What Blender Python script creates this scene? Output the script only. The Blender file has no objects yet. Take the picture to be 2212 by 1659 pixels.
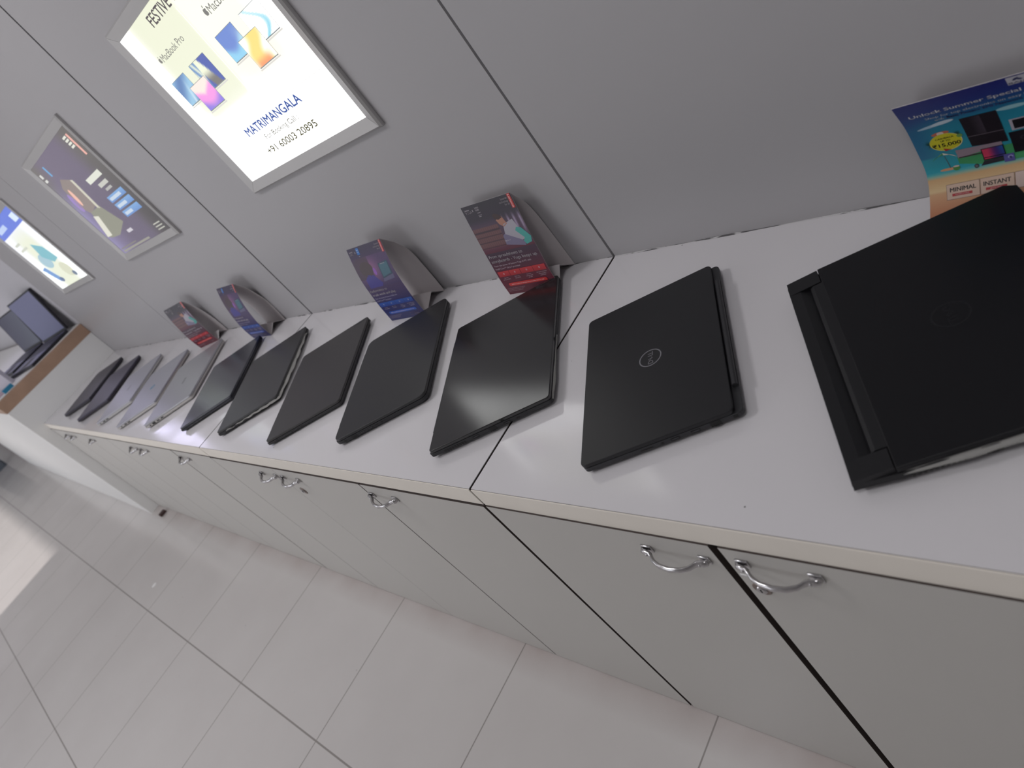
import bpy, bmesh, math, random
from mathutils import Vector, Matrix
random.seed(7)
sc = bpy.context.scene
col = sc.collection
PI = math.pi

# ------------------------------------------------------------------ camera
CAM_POS = (0.93708, -0.35445, 1.45418)
R0 = (0.65885419, 0.48436317, -0.57558968)
R1 = (-0.01326632, -0.75753637, -0.65265814)
R2 = (-0.75215368, 0.4376425, -0.4926803)
cam_d = bpy.data.cameras.new('camera')
cam = bpy.data.objects.new('camera', cam_d); col.objects.link(cam)
rot = Matrix(((R0[0], -R1[0], -R2[0]), (R0[1], -R1[1], -R2[1]), (R0[2], -R1[2], -R2[2])))
cam.matrix_world = Matrix.Translation(CAM_POS) @ rot.to_4x4()
cam_d.sensor_fit = 'HORIZONTAL'; cam_d.sensor_width = 36.0
cam_d.lens = 36.0 * 1578.0 / 2212.0
cam_d.clip_start = 0.02; cam_d.clip_end = 60
cam_d.dof.use_dof = True
cam_d.dof.focus_distance = 1.30
cam_d.dof.aperture_fstop = cam_d.lens / 5.0
sc.camera = cam

# ------------------------------------------------------------------ light
def srgb(r, g, b):
    def f(v):
        v /= 255.0
        return v / 12.92 if v <= 0.04045 else ((v + 0.055) / 1.055) ** 2.4
    return (f(r), f(g), f(b))

world = bpy.data.worlds.new('world'); sc.world = world; world.use_nodes = True
world.node_tree.nodes['Background'].inputs[0].default_value = (0.80, 0.88, 1.0, 1)
world.node_tree.nodes['Background'].inputs[1].default_value = 0.7
sc.view_settings.view_transform = 'Standard'; sc.view_settings.look = 'None'
sc.view_settings.exposure = 0.0; sc.view_settings.gamma = 1.0
sc.view_settings.use_curve_mapping = False

def area(name, loc, rot, sx, sy, power, color=(1, 1, 1)):
    l = bpy.data.lights.new(name, 'AREA'); l.shape = 'RECTANGLE'; l.size = sx; l.size_y = sy
    l.energy = power; l.color = color
    o = bpy.data.objects.new(name, l); col.objects.link(o); o.location = loc; o.rotation_euler = rot
    return o
# daylight through the glazed shop front (wall y = -3.4): faces +y
area('shopfront_daylight', (-2.2, -3.30, 1.30), (PI / 2, 0, 0), 1.8, 1.5, 15, (0.96, 0.97, 1.0))
area('shopfront_daylight', (-6.4, -3.30, 1.20), (PI / 2, 0, 0), 2.2, 1.9, 14, (1.0, 0.98, 0.97))
sun_d = bpy.data.lights.new('sun', 'SUN'); sun_d.energy = 2.9; sun_d.angle = math.radians(1.2); sun_d.color = (1.0, 0.93, 0.88)
sun = bpy.data.objects.new('sun', sun_d); col.objects.link(sun)
sun.rotation_euler = Vector((0.0, 2.93, -2.2)).to_track_quat('-Z', 'Y').to_euler()
CEIL_Z = 2.9
FILL_LAMPS = [(-6.3, -2.8, 15), (-4.0, -2.8, 11), (-1.4, -0.8, 15), (1.0, -0.8, 10)]  # unseen ceiling panels, added to brighten worktop, doors and floor

# ------------------------------------------------------------------ materials
def mat(name, color, rough=0.5, metal=0.0, spec=0.5, coat=0.0, coat_rough=0.05, noise=None, bump=None):
    m = bpy.data.materials.new(name); m.use_nodes = True
    nt = m.node_tree; b = nt.nodes['Principled BSDF']
    b.inputs['Base Color'].default_value = (*color, 1)
    b.inputs['Roughness'].default_value = rough
    b.inputs['Metallic'].default_value = metal
    b.inputs['Specular IOR Level'].default_value = spec
    b.inputs['Coat Weight'].default_value = coat
    b.inputs['Coat Roughness'].default_value = coat_rough
    tc = nt.nodes.new('ShaderNodeTexCoord')
    if noise:
        sca, amt = noise
        n = nt.nodes.new('ShaderNodeTexNoise'); n.inputs['Scale'].default_value = sca; n.inputs['Detail'].default_value = 3
        nt.links.new(tc.outputs['Object'], n.inputs['Vector'])
        mx = nt.nodes.new('ShaderNodeMix'); mx.data_type = 'RGBA'
        mx.inputs['A'].default_value = (*[c * (1 - amt) for c in color], 1)
        mx.inputs['B'].default_value = (*[min(1, c * (1 + amt)) for c in color], 1)
        nt.links.new(n.outputs['Fac'], mx.inputs['Factor'])
        nt.links.new(mx.outputs['Result'], b.inputs['Base Color'])
    if bump:
        sca, st = bump
        n = nt.nodes.new('ShaderNodeTexNoise'); n.inputs['Scale'].default_value = sca; n.inputs['Detail'].default_value = 2
        nt.links.new(tc.outputs['Object'], n.inputs['Vector'])
        bp = nt.nodes.new('ShaderNodeBump'); bp.inputs['Strength'].default_value = st; bp.inputs['Distance'].default_value = 0.001
        nt.links.new(n.outputs['Fac'], bp.inputs['Height']); nt.links.new(bp.outputs['Normal'], b.inputs['Normal'])
    return m

M = {}
M['wall'] = mat('wall_laminate', (0.435, 0.425, 0.44), 0.38, spec=0.35, noise=(1.5, 0.02), bump=(900, 0.05))
M['wall_light'] = mat('pale_laminate', (0.60, 0.59, 0.63), 0.5)
M['paint'] = mat('white_paint', (0.70, 0.69, 0.68), 0.8, noise=(3, 0.03))
M['groove'] = mat('dark_groove', (0.02, 0.018, 0.02), 0.8)
M['core'] = mat('dark_brown_core', (0.062, 0.046, 0.041), 0.75, noise=(60, 0.3))
M['door'] = mat('cabinet_laminate', (0.56, 0.545, 0.52), 0.42, spec=0.35, noise=(2, 0.02), bump=(700, 0.04))
M['band'] = mat('cream_edge_band', (0.90, 0.845, 0.765), 0.45, noise=(14, 0.04))
M['white_front'] = mat('white_laminate', (0.88, 0.875, 0.865), 0.45)
M['wood'] = mat('brown_wood_edge', srgb(176, 144, 122), 0.5, noise=(9, 0.25))
M['chrome'] = mat('chrome', (0.50, 0.49, 0.50), 0.16, metal=1.0)
M['brass'] = mat('dark_nickel', (0.22, 0.17, 0.15), 0.35, metal=0.8)
M['alu'] = mat('matt_aluminium', (0.50, 0.49, 0.49), 0.45, metal=0.35, spec=0.4)
M['alu_dark'] = mat('frame_side', (0.12, 0.12, 0.13), 0.5)
M['paper'] = mat('white_card', (0.66, 0.62, 0.63), 0.7, noise=(20, 0.03))
M['port'] = mat('port_black', (0.002, 0.002, 0.002), 0.5)
M['port_metal'] = mat('port_metal', (0.10, 0.10, 0.11), 0.35, metal=0.7)
M['silver_logo'] = mat('silver_logo', (0.62, 0.62, 0.64), 0.35, metal=0.6)
M['foam'] = mat('white_foam_sheet', (0.62, 0.61, 0.59), 0.75, bump=(400, 0.5))
M['rubber'] = mat('rubber', (0.01, 0.01, 0.011), 0.8)
M['white_spot'] = mat('plain_white', (0.9, 0.9, 0.9), 0.5)
M['brown_block'] = mat('dark_brown_wood', (0.05, 0.022, 0.02), 0.6, noise=(30, 0.2))
M['ceiling'] = mat('ceiling_paint', (0.6, 0.6, 0.6), 0.9)

def counter_mat():
    m = mat('counter_laminate', (0.80, 0.78, 0.805), 0.14, spec=0.5)
    nt = m.node_tree; b = nt.nodes['Principled BSDF']
    tc = nt.nodes.new('ShaderNodeTexCoord')
    vo = nt.nodes.new('ShaderNodeTexVoronoi'); vo.inputs['Scale'].default_value = 14
    nt.links.new(tc.outputs['Object'], vo.inputs['Vector'])
    r = nt.nodes.new('ShaderNodeMapRange'); r.inputs['From Min'].default_value = 0.012; r.inputs['From Max'].default_value = 0.020
    r.inputs['To Min'].default_value = 1; r.inputs['To Max'].default_value = 0
    nt.links.new(vo.outputs['Distance'], r.inputs['Value'])
    mx = nt.nodes.new('ShaderNodeMix'); mx.data_type = 'RGBA'
    mx.inputs['A'].default_value = (0.80, 0.78, 0.805, 1); mx.inputs['B'].default_value = (0.16, 0.15, 0.15, 1)
    nt.links.new(r.outputs['Result'], mx.inputs['Factor']); nt.links.new(mx.outputs['Result'], b.inputs['Base Color'])
    n = nt.nodes.new('ShaderNodeTexNoise'); n.inputs['Scale'].default_value = 5; n.inputs['Detail'].default_value = 4
    nt.links.new(tc.outputs['Object'], n.inputs['Vector'])
    r2 = nt.nodes.new('ShaderNodeMapRange'); r2.inputs['From Min'].default_value = 0.35; r2.inputs['From Max'].default_value = 0.65
    r2.inputs['To Min'].default_value = 0.09; r2.inputs['To Max'].default_value = 0.17
    nt.links.new(n.outputs['Fac'], r2.inputs['Value']); nt.links.new(r2.outputs['Result'], b.inputs['Roughness'])
    return m
M['counter'] = counter_mat()

def floor_mat():
    m = mat('floor_tiles', (0.62, 0.59, 0.58), 0.16, spec=0.5)
    nt = m.node_tree; b = nt.nodes['Principled BSDF']; L = nt.links.new
    def math_(op, a, bv=None, clamp=False):
        n = nt.nodes.new('ShaderNodeMath'); n.operation = op; n.use_clamp = clamp
        for i, v in enumerate((a, bv)):
            if v is None: continue
            if isinstance(v, (int, float)): n.inputs[i].default_value = v
            else: L(v, n.inputs[i])
        return n.outputs[0]
    geo = nt.nodes.new('ShaderNodeNewGeometry')
    sx = nt.nodes.new('ShaderNodeSeparateXYZ'); L(geo.outputs['Position'], sx.inputs[0])
    def line(src, off, half):
        u = math_('DIVIDE', math_('SUBTRACT', src, off), 0.598)
        fr = math_('FRACT', math_('ADD', u, 100.5))
        d = math_('MULTIPLY', math_('ABSOLUTE', math_('SUBTRACT', fr, 0.5)), 0.598)
        n = nt.nodes.new('ShaderNodeMapRange'); n.inputs['From Min'].default_value = half; n.inputs['From Max'].default_value = half + 0.0012
        n.inputs['To Min'].default_value = 1; n.inputs['To Max'].default_value = 0; L(d, n.inputs['Value'])
        return n.outputs['Result']
    g = math_('MAXIMUM', line(sx.outputs['X'], 0.063, 0.0013), line(sx.outputs['Y'], -0.493, 0.0022))
    nz = nt.nodes.new('ShaderNodeTexNoise'); nz.inputs['Scale'].default_value = 3.0; nz.inputs['Detail'].default_value = 4
    L(geo.outputs['Position'], nz.inputs['Vector'])
    base = nt.nodes.new('ShaderNodeMix'); base.data_type = 'RGBA'
    base.inputs['A'].default_value = (0.60, 0.57, 0.56, 1); base.inputs['B'].default_value = (0.68, 0.655, 0.645, 1)
    L(nz.outputs['Fac'], base.inputs['Factor'])
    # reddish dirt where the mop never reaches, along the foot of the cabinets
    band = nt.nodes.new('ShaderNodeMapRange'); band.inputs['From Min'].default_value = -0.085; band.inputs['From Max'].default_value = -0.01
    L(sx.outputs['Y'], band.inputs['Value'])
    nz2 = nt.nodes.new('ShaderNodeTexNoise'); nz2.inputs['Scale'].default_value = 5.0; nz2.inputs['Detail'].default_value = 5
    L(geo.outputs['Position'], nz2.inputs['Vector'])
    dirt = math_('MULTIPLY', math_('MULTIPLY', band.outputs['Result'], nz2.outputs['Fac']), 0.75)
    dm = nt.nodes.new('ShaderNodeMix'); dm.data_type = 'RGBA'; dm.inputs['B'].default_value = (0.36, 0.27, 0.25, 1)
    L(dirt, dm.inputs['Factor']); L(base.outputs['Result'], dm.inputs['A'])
    # specks
    vo = nt.nodes.new('ShaderNodeTexVoronoi'); vo.inputs['Scale'].default_value = 9
    L(geo.outputs['Position'], vo.inputs['Vector'])
    sp = nt.nodes.new('ShaderNodeMapRange'); sp.inputs['From Min'].default_value = 0.012; sp.inputs['From Max'].default_value = 0.03
    sp.inputs['To Min'].default_value = 0.5; sp.inputs['To Max'].default_value = 0; L(vo.outputs['Distance'], sp.inputs['Value'])
    sm = nt.nodes.new('ShaderNodeMix'); sm.data_type = 'RGBA'; sm.inputs['B'].default_value = (0.2, 0.17, 0.16, 1)
    L(sp.outputs['Result'], sm.inputs['Factor']); L(dm.outputs['Result'], sm.inputs['A'])
    gm = nt.nodes.new('ShaderNodeMix'); gm.data_type = 'RGBA'; gm.inputs['B'].default_value = (0.22, 0.20, 0.185, 1)
    L(math_('MULTIPLY', g, 0.8), gm.inputs['Factor']); L(sm.outputs['Result'], gm.inputs['A'])
    L(gm.outputs['Result'], b.inputs['Base Color'])
    rr = math_('ADD', math_('MULTIPLY', nz.outputs['Fac'], 0.12), 0.10); L(rr, b.inputs['Roughness'])
    return m
M['floor'] = floor_mat()

def sealant_mat():
    m = mat('old_sealant', (0.45, 0.45, 0.46), 0.6)
    nt = m.node_tree; b = nt.nodes['Principled BSDF']
    geo = nt.nodes.new('ShaderNodeNewGeometry')
    mp = nt.nodes.new('ShaderNodeMapping'); mp.inputs['Scale'].default_value = (30, 120, 120)
    nt.links.new(geo.outputs['Position'], mp.inputs['Vector'])
    n = nt.nodes.new('ShaderNodeTexNoise'); n.inputs['Scale'].default_value = 1.0; n.inputs['Detail'].default_value = 5
    nt.links.new(mp.outputs['Vector'], n.inputs['Vector'])
    r = nt.nodes.new('ShaderNodeMapRange'); r.inputs['From Min'].default_value = 0.47; r.inputs['From Max'].default_value = 0.56
    nt.links.new(n.outputs['Fac'], r.inputs['Value'])
    mx = nt.nodes.new('ShaderNodeMix'); mx.data_type = 'RGBA'
    mx.inputs['A'].default_value = (0.62, 0.61, 0.62, 1); mx.inputs['B'].default_value = (0.10, 0.095, 0.10, 1)
    nt.links.new(r.outputs['Result'], mx.inputs['Factor']); nt.links.new(mx.outputs['Result'], b.inputs['Base Color'])
    return m
M['sealant'] = sealant_mat()

def print_mat(name, emit=0.0, rough=0.4):
    m = bpy.data.materials.new(name); m.use_nodes = True
    nt = m.node_tree; b = nt.nodes['Principled BSDF']
    a = nt.nodes.new('ShaderNodeAttribute'); a.attribute_name = 'ink'
    b.inputs['Roughness'].default_value = rough
    if emit:
        b.inputs['Base Color'].default_value = (0.05, 0.05, 0.05, 1)
        nt.links.new(a.outputs['Color'], b.inputs['Emission Color']); b.inputs['Emission Strength'].default_value = emit
    else:
        nt.links.new(a.outputs['Color'], b.inputs['Base Color'])
    return m
M['print'] = print_mat('printed_card')
M['lit1'] = print_mat('backlit_print_bright', 2.3, 0.3)
M['lit2'] = print_mat('backlit_print_dim', 1.0, 0.15)
M['lit3'] = print_mat('backlit_print', 1.8, 0.3)
HOT = {'backlit_print_bright': 2.3, 'backlit_print': 1.8, 'backlit_print_dim': 1}

# ------------------------------------------------------------------ helpers
def finish(bm, name, m, parent=None, smooth=False, loc=None, rotz=0.0):
    me = bpy.data.meshes.new(name)
    bmesh.ops.recalc_face_normals(bm, faces=bm.faces)
    bm.to_mesh(me); bm.free()
    if isinstance(m, (list, tuple)):
        for q in m: me.materials.append(q)
    else: me.materials.append(m)
    if smooth:
        for p in me.polygons: p.use_smooth = True
    o = bpy.data.objects.new(name, me); col.objects.link(o)
    if parent: o.parent = parent
    if loc: o.location = loc
    o.rotation_euler = (0, 0, rotz)
    return o

def box(bm, x0, x1, y0, y1, z0, z1, bev=0.0, mi=0):
    vs = [bm.verts.new((x, y, z)) for z in (z0, z1) for (x, y) in ((x0, y0), (x1, y0), (x1, y1), (x0, y1))]
    fs = [bm.faces.new([vs[i] for i in q]) for q in ((3, 2, 1, 0), (4, 5, 6, 7), (0, 1, 5, 4), (1, 2, 6, 5), (2, 3, 7, 6), (3, 0, 4, 7))]
    for f in fs: f.material_index = mi
    if bev:
        es = list({e for f in fs for e in f.edges})
        r = bmesh.ops.bevel(bm, geom=es, offset=bev, segments=2, affect='EDGES', profile=0.5)
        for f in r['faces']: f.material_index = mi
    return vs

def boxobj(name, b, m, parent=None, bev=0.0):
    bm = bmesh.new(); box(bm, *b, bev=bev); return finish(bm, name, m, parent)

def rrect(x0, x1, y0, y1, r, n=6):
    rs = r if isinstance(r, (tuple, list)) else (r,) * 4
    pts = []
    for (cx, cy, a0, q) in ((x1, y1, 0, rs[0]), (x0, y1, 90, rs[1]), (x0, y0, 180, rs[2]), (x1, y0, 270, rs[3])):
        sx = -1 if cx == x1 else 1; sy = -1 if cy == y1 else 1
        ox, oy = cx + sx * q, cy + sy * q
        for i in range(n + 1):
            a = math.radians(a0 + 90 * i / n); pts.append((ox + q * math.cos(a), oy + q * math.sin(a)))
    return pts

def prism(bm, pts, z0, z1, ct=0.0, cb=0.0, cbz=None):
    """extrude outline with a chamfer ct on the top edge and an inset cb on the lower edge"""
    def ring(z, ins):
        c = Vector((sum(p[0] for p in pts) / len(pts), sum(p[1] for p in pts) / len(pts)))
        hx = max(abs(p[0] - c.x) for p in pts); hy = max(abs(p[1] - c.y) for p in pts)
        return [bm.verts.new((c.x + (p[0] - c.x) * (1 - ins / hx), c.y + (p[1] - c.y) * (1 - ins / hy), z)) for p in pts]
    rings = []
    rings.append(ring(z0, cb)); 
    if cb: rings.append(ring(z0 + (cbz or cb), 0))
    if ct:
        rings.append(ring(z1 - ct, 0)); rings.append(ring(z1 - ct * 0.3, ct * 0.3)); rings.append(ring(z1, ct))
    else: rings.append(ring(z1, 0))
    n = len(pts)
    for a, b in zip(rings[:-1], rings[1:]):
        for i in range(n): bm.faces.new((a[i], a[(i + 1) % n], b[(i + 1) % n], b[i]))
    bm.faces.new(list(reversed(rings[0]))); bm.faces.new(rings[-1])

def empty(name, loc, label=None, cat=None, group=None, rotz=0.0):
    o = bpy.data.objects.new(name, None); col.objects.link(o); o.location = loc; o.rotation_euler = (0, 0, rotz)
    o.empty_display_size = 0.05
    tag(o, label, cat, group); return o
def tag(o, label=None, cat=None, group=None, kind=None):
    if label: o['label'] = label
    if cat: o['category'] = cat
    if group: o['group'] = group
    if kind: o['kind'] = kind
    return o
def struct(o): o['kind'] = 'structure'; return o

def tube(bm, path, radii, n=12):
    rings = []
    for i, p in enumerate(path):
        p = Vector(p); a = Vector(path[max(0, i - 1)]); b = Vector(path[min(len(path) - 1, i + 1)])
        t = (b - a).normalized(); up = Vector((0, 0, 1))
        s = t.cross(up).normalized(); u = s.cross(t).normalized()
        r = radii[i]; rs, ru = r if isinstance(r, tuple) else (r, r)
        rings.append([bm.verts.new(p + s * rs * math.cos(k * 2 * PI / n) + u * ru * math.sin(k * 2 * PI / n)) for k in range(n)])
    for a, b in zip(rings[:-1], rings[1:]):
        for k in range(n): bm.faces.new((a[k], a[(k + 1) % n], b[(k + 1) % n], b[k]))
    bm.faces.new(rings[0]); bm.faces.new(list(reversed(rings[-1])))

_tc = {}
def text_polys(s, bold=0.0):
    """glyph faces of s with cap size 1: (verts2d, faces, width)"""
    key = (s, bold)
    if key in _tc: return _tc[key]
    c = bpy.data.curves.new('t', 'FONT'); c.body = s; c.size = 1.0; c.offset = bold; c.resolution_u = 3
    o = bpy.data.objects.new('t', c); col.objects.link(o)
    dg = bpy.context.evaluated_depsgraph_get(); me = o.evaluated_get(dg).to_mesh()
    vs = [(v.co.x, v.co.y) for v in me.vertices]; fs = [tuple(p.vertices) for p in me.polygons]
    w = max([v[0] for v in vs], default=0.0) ; x0 = min([v[0] for v in vs], default=0.0)
    vs = [(x - x0, y) for x, y in vs]
    bpy.data.objects.remove(o, do_unlink=True); bpy.data.curves.remove(c)
    _tc[key] = (vs, fs, w - x0); return _tc[key]
CAP = 0.73

def hot(c, k):
    if k == 1: return c
    l = 0.3 * c[0] + 0.6 * c[1] + 0.1 * c[2]
    f = (1 + (k - 1) * smooth(0.86, 1.0, l)) / k
    return tuple(q * f for q in c)

class Print:
    """printed artwork: coloured shapes in card coordinates (s right, t up), bent onto a surface"""
    def __init__(self): self.bm = bmesh.new(); self.L = self.bm.verts.layers.float_color.new('ink'); self.z = self.bm.verts.layers.float.new('lay'); self.n = 0
    def face(self, pts, cols, lay):
        vs = []
        for p, c in zip(pts, cols):
            v = self.bm.verts.new((p[0], p[1], 0)); v[self.L] = (*c, 1); v[self.z] = lay; vs.append(v)
        try: self.bm.faces.new(vs)
        except ValueError: pass
    def poly(self, pts, c, lay=1):
        c = srgb(*c); self.face(pts, [c] * len(pts), lay)
    def rect(self, s0, t0, s1, t1, c, lay=1): self.poly([(s0, t0), (s1, t0), (s1, t1), (s0, t1)], c, lay)
    def grad(self, s0, t0, s1, t1, c_bot, c_top, lay=0):
        a, b = srgb(*c_bot), srgb(*c_top); self.face([(s0, t0), (s1, t0), (s1, t1), (s0, t1)], [a, a, b, b], lay)
    def quad(self, pts, cs, lay=1): self.face(pts, [srgb(*c) for c in cs], lay)
    def ell(self, cx, cy, rx, ry, c, lay=1, n=24, a=0.0):
        ca, sa = math.cos(a), math.sin(a)
        self.poly([(cx + rx * math.cos(t) * ca - ry * math.sin(t) * sa, cy + rx * math.cos(t) * sa + ry * math.sin(t) * ca) for t in [2 * PI * i / n for i in range(n)]], c, lay)
    def grid(self, s0, t0, s1, t1, nx, ny, fn, lay=1):
        g = [[None] * (ny + 1) for _ in range(nx + 1)]
        for i in range(nx + 1):
            for j in range(ny + 1):
                v = self.bm.verts.new((s0 + (s1 - s0) * i / nx, t0 + (t1 - t0) * j / ny, 0))
                v[self.L] = (*srgb(*[max(0, min(255, q)) for q in fn(i / nx, j / ny)]), 1); v[self.z] = lay; g[i][j] = v
        for i in range(nx):
            for j in range(ny): self.bm.faces.new((g[i][j], g[i + 1][j], g[i + 1][j + 1], g[i][j + 1]))
    def text(self, s, x, y, cap, c, lay=3, width=None, bold=0.0, ang=0.0, align='l'):
        if bold > 0.0:      # heavy type: the same glyphs struck a few times, slightly shifted
            e = min(bold, 0.05) * cap * 2.0; w_ = (width - e) if width else None
            for ox, oy in ((-0.5, 0), (0.5, 0), (0, 0.35), (0, -0.35)):
                dx = (ox if align == 'c' else ox + 0.5) * e; dy = oy * e
                self.text(s, x + dx * math.cos(ang) - dy * math.sin(ang), y + dx * math.sin(ang) + dy * math.cos(ang), cap, c, lay, w_, 0.0, ang, align)
            return
        vs, fs, w = text_polys(s, bold); k = cap / CAP
        kx = (width / w) if width else k
        tw = w * kx
        if align == 'c': x -= tw / 2 * math.cos(ang); y -= tw / 2 * math.sin(ang)
        c = srgb(*c); ca, sa = math.cos(ang), math.sin(ang); nv = []
        for (a, b) in vs:
            a *= kx; b *= k
            v = self.bm.verts.new((x + a * ca - b * sa, y + a * sa + b * ca, 0)); v[self.L] = (*c, 1); v[self.z] = lay; nv.append(v)
        for f in fs:
            try: self.bm.faces.new([nv[i] for i in f])
            except ValueError: pass
    def build(self, name, m, parent, fn, cuts=None, gap=0.00012, smooth=False, hotk=1):
        bm = self.bm
        for t in (cuts or []):
            bmesh.ops.bisect_plane(bm, geom=list(bm.verts) + list(bm.edges) + list(bm.faces), plane_co=(0, t, 0), plane_no=(0, 1, 0), dist=1e-7)
        for v in bm.verts:
            v.co = fn(v.co.x, v.co.y, gap * (1 + v[self.z]))
            if hotk != 1: v[self.L] = (*hot(tuple(v[self.L])[:3], hotk), 1)
        me = bpy.data.meshes.new(name); bm.to_mesh(me); bm.free(); me.materials.append(m)
        o = bpy.data.objects.new(name, me); col.objects.link(o); o.parent = parent
        if smooth:
            for p in me.polygons: p.use_smooth = True
        return o

def lerp(a, b, f): return tuple(x + (y - x) * f for x, y in zip(a, b))

# ------------------------------------------------------------------ the room
W = 0.554; H = 0.80; ZS = 0.758; YD = -0.003
X_END = -3.90
bm = bmesh.new()
for a, b, ga, gb in ((0.0, 1.30, 0.003, 0.003), (-1.30, 0.0, 0.0048, 0.003), (-2.58, -1.30, 0.0016, 0.0048), (X_END, -2.58, 0.001, 0.0016)):
    box(bm, a + ga, b - gb, W, W + 0.018, 0.0, CEIL_Z, mi=0)
box(bm, 1.3022, 3.2, W, W + 0.018, 0.0, CEIL_Z, mi=0)
box(bm, X_END - 0.6, 3.2, W + 0.0181, W + 0.06, 0.0, CEIL_Z, mi=1)
o = finish(bm, 'wall_back', [M['wall'], M['groove']]); struct(o)
# wall continues behind the taller counter with a paler panel, then steps back
bm = bmesh.new(); box(bm, -4.42, X_END - 0.0022, W + 0.002, W + 0.018, 0, CEIL_Z)
box(bm, -13.0, -4.422, W + 0.03, W + 0.06, 0, CEIL_Z)
struct(finish(bm, 'wall_back_far', M['wall_light']))
struct(boxobj('floor', (-13.0, 3.2, -3.6, W + 0.02, -0.08, 0.0), M['floor']))
struct(boxobj('ceiling', (-13.0, 3.2, -3.6, W + 0.06, CEIL_Z, CEIL_Z + 0.08), M['ceiling']))
struct(boxobj('wall_right', (3.2, 3.28, -3.6, W + 0.06, 0, CEIL_Z), M['paint']))
struct(boxobj('wall_left', (-13.08, -13.0, -3.6, W + 0.06, 0, CEIL_Z), M['paint']))
bm = bmesh.new()      # shop front: an open doorway (x -8.2 .. -5.05) and a glazed opening (x -3.2 .. -1.2)
Y0, Y1 = -3.5, -3.4
for q in ((-13.0, -12.0, 0, CEIL_Z), (-12.0, -5.05, 2.2, CEIL_Z), (-5.05, -3.2, 0, CEIL_Z), (-3.2, -1.2, 0, 0.5), (-3.2, -1.2, 1.5, CEIL_Z), (-1.2, 3.2, 0, CEIL_Z)):
    box(bm, q[0], q[1], Y0, Y1, q[2], q[3])
struct(finish(bm, 'wall_front', M['paint']))
bm = bmesh.new(); box(bm, -16, 6, -12, -3.6, -0.12, -0.04)
struct(finish(bm, 'floor_pavement', M['paint']))

for i, (x, y, p) in enumerate(FILL_LAMPS):
    t = empty('fill_panel', (x, y, CEIL_Z - 0.03), 'square white ceiling panel light added out of view to brighten the worktop', 'fill light', 'added panel lights out of view')
    bm = bmesh.new(); box(bm, -0.31, 0.31, -0.31, 0.31, 0.0, 0.03, bev=0.004); finish(bm, 'fill_panel_housing', M['alu'], t)
    a = area('fill_light', (x, y, CEIL_Z - 0.036), (0, 0, 0), 0.58, 0.58, p, (1.0, 0.985, 1.0))

# dirty line of sealant between wall panels and counter
bm = bmesh.new()
for a, b in ((X_END, -1.303), (-1.297, -0.003), (0.003, 2.6)):
    n = 60
    for k in range(n):
        x0 = a + (b - a) * k / n; x1 = a + (b - a) * (k + 1) / n
        h0 = 0.0011 + 0.0007 * math.sin(x0 * 31) + 0.0004 * math.sin(x0 * 97); h1 = 0.0011 + 0.0007 * math.sin(x1 * 31) + 0.0004 * math.sin(x1 * 97)
        v = [bm.verts.new(p) for p in ((x0, W - h0 * 1.6, H + 0.0002), (x1, W - h1 * 1.6, H + 0.0002), (x1, W - 0.0002, H + h1), (x0, W - 0.0002, H + h0), (x0, W + 0.0005, H - 0.0005), (x1, W + 0.0005, H - 0.0005))]
        bm.faces.new(v[:4]); bm.faces.new((v[3], v[2], v[5], v[4]))
struct(finish(bm, 'trim_1', M['sealant']))

# ------------------------------------------------------------------ worktops and cabinets
SECT = [(0.0, 1.30), (-1.30, 0.0), (-2.60, -1.30), (X_END, -2.60)]
top_lab = ['white glossy worktop carrying the black laptop with the silver round badge, nearest length', 'white glossy worktop under the tent cards with spreadsheet and crush work headlines, second length',
           'white glossy worktop under the dark reflective laptop and the small purple tent card, third length', 'white glossy worktop under the far dark and silver laptops, running to the tall counter']
SECT_EXT = [(1.30, 2.60)]
for (a, b), lab in list(zip(SECT, top_lab)) + [((1.30, 2.60), 'white glossy worktop at the far right, mostly past the frame')]:
    if a == 1.30: continue
    g = 0.0028
    ga = g if a > -2 else 0.0004
    gb = g if b > -2 else 0.0004
    t = empty('worktop', ((a + b) / 2, 0, ZS), lab, 'worktop')
    x0, x1 = a + ga, b - gb
    if b == 1.30: x1 = 2.6
    cx = (a + b) / 2
    boxobj('core_board', (x0 - cx, x1 - cx, 0.0012, W - 0.0005, 0.0, H - ZS - 0.0012), M['core'], t)
    boxobj('top_laminate', (x0 - cx, x1 - cx, 0.0016, W - 0.0005, H - ZS - 0.0011, H - ZS), M['counter'], t)
    boxobj('edge_band', (x0 - cx, x1 - cx, -0.0006, 0.0011, 0.0, H - ZS - 0.0012), M['band'], t)

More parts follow.
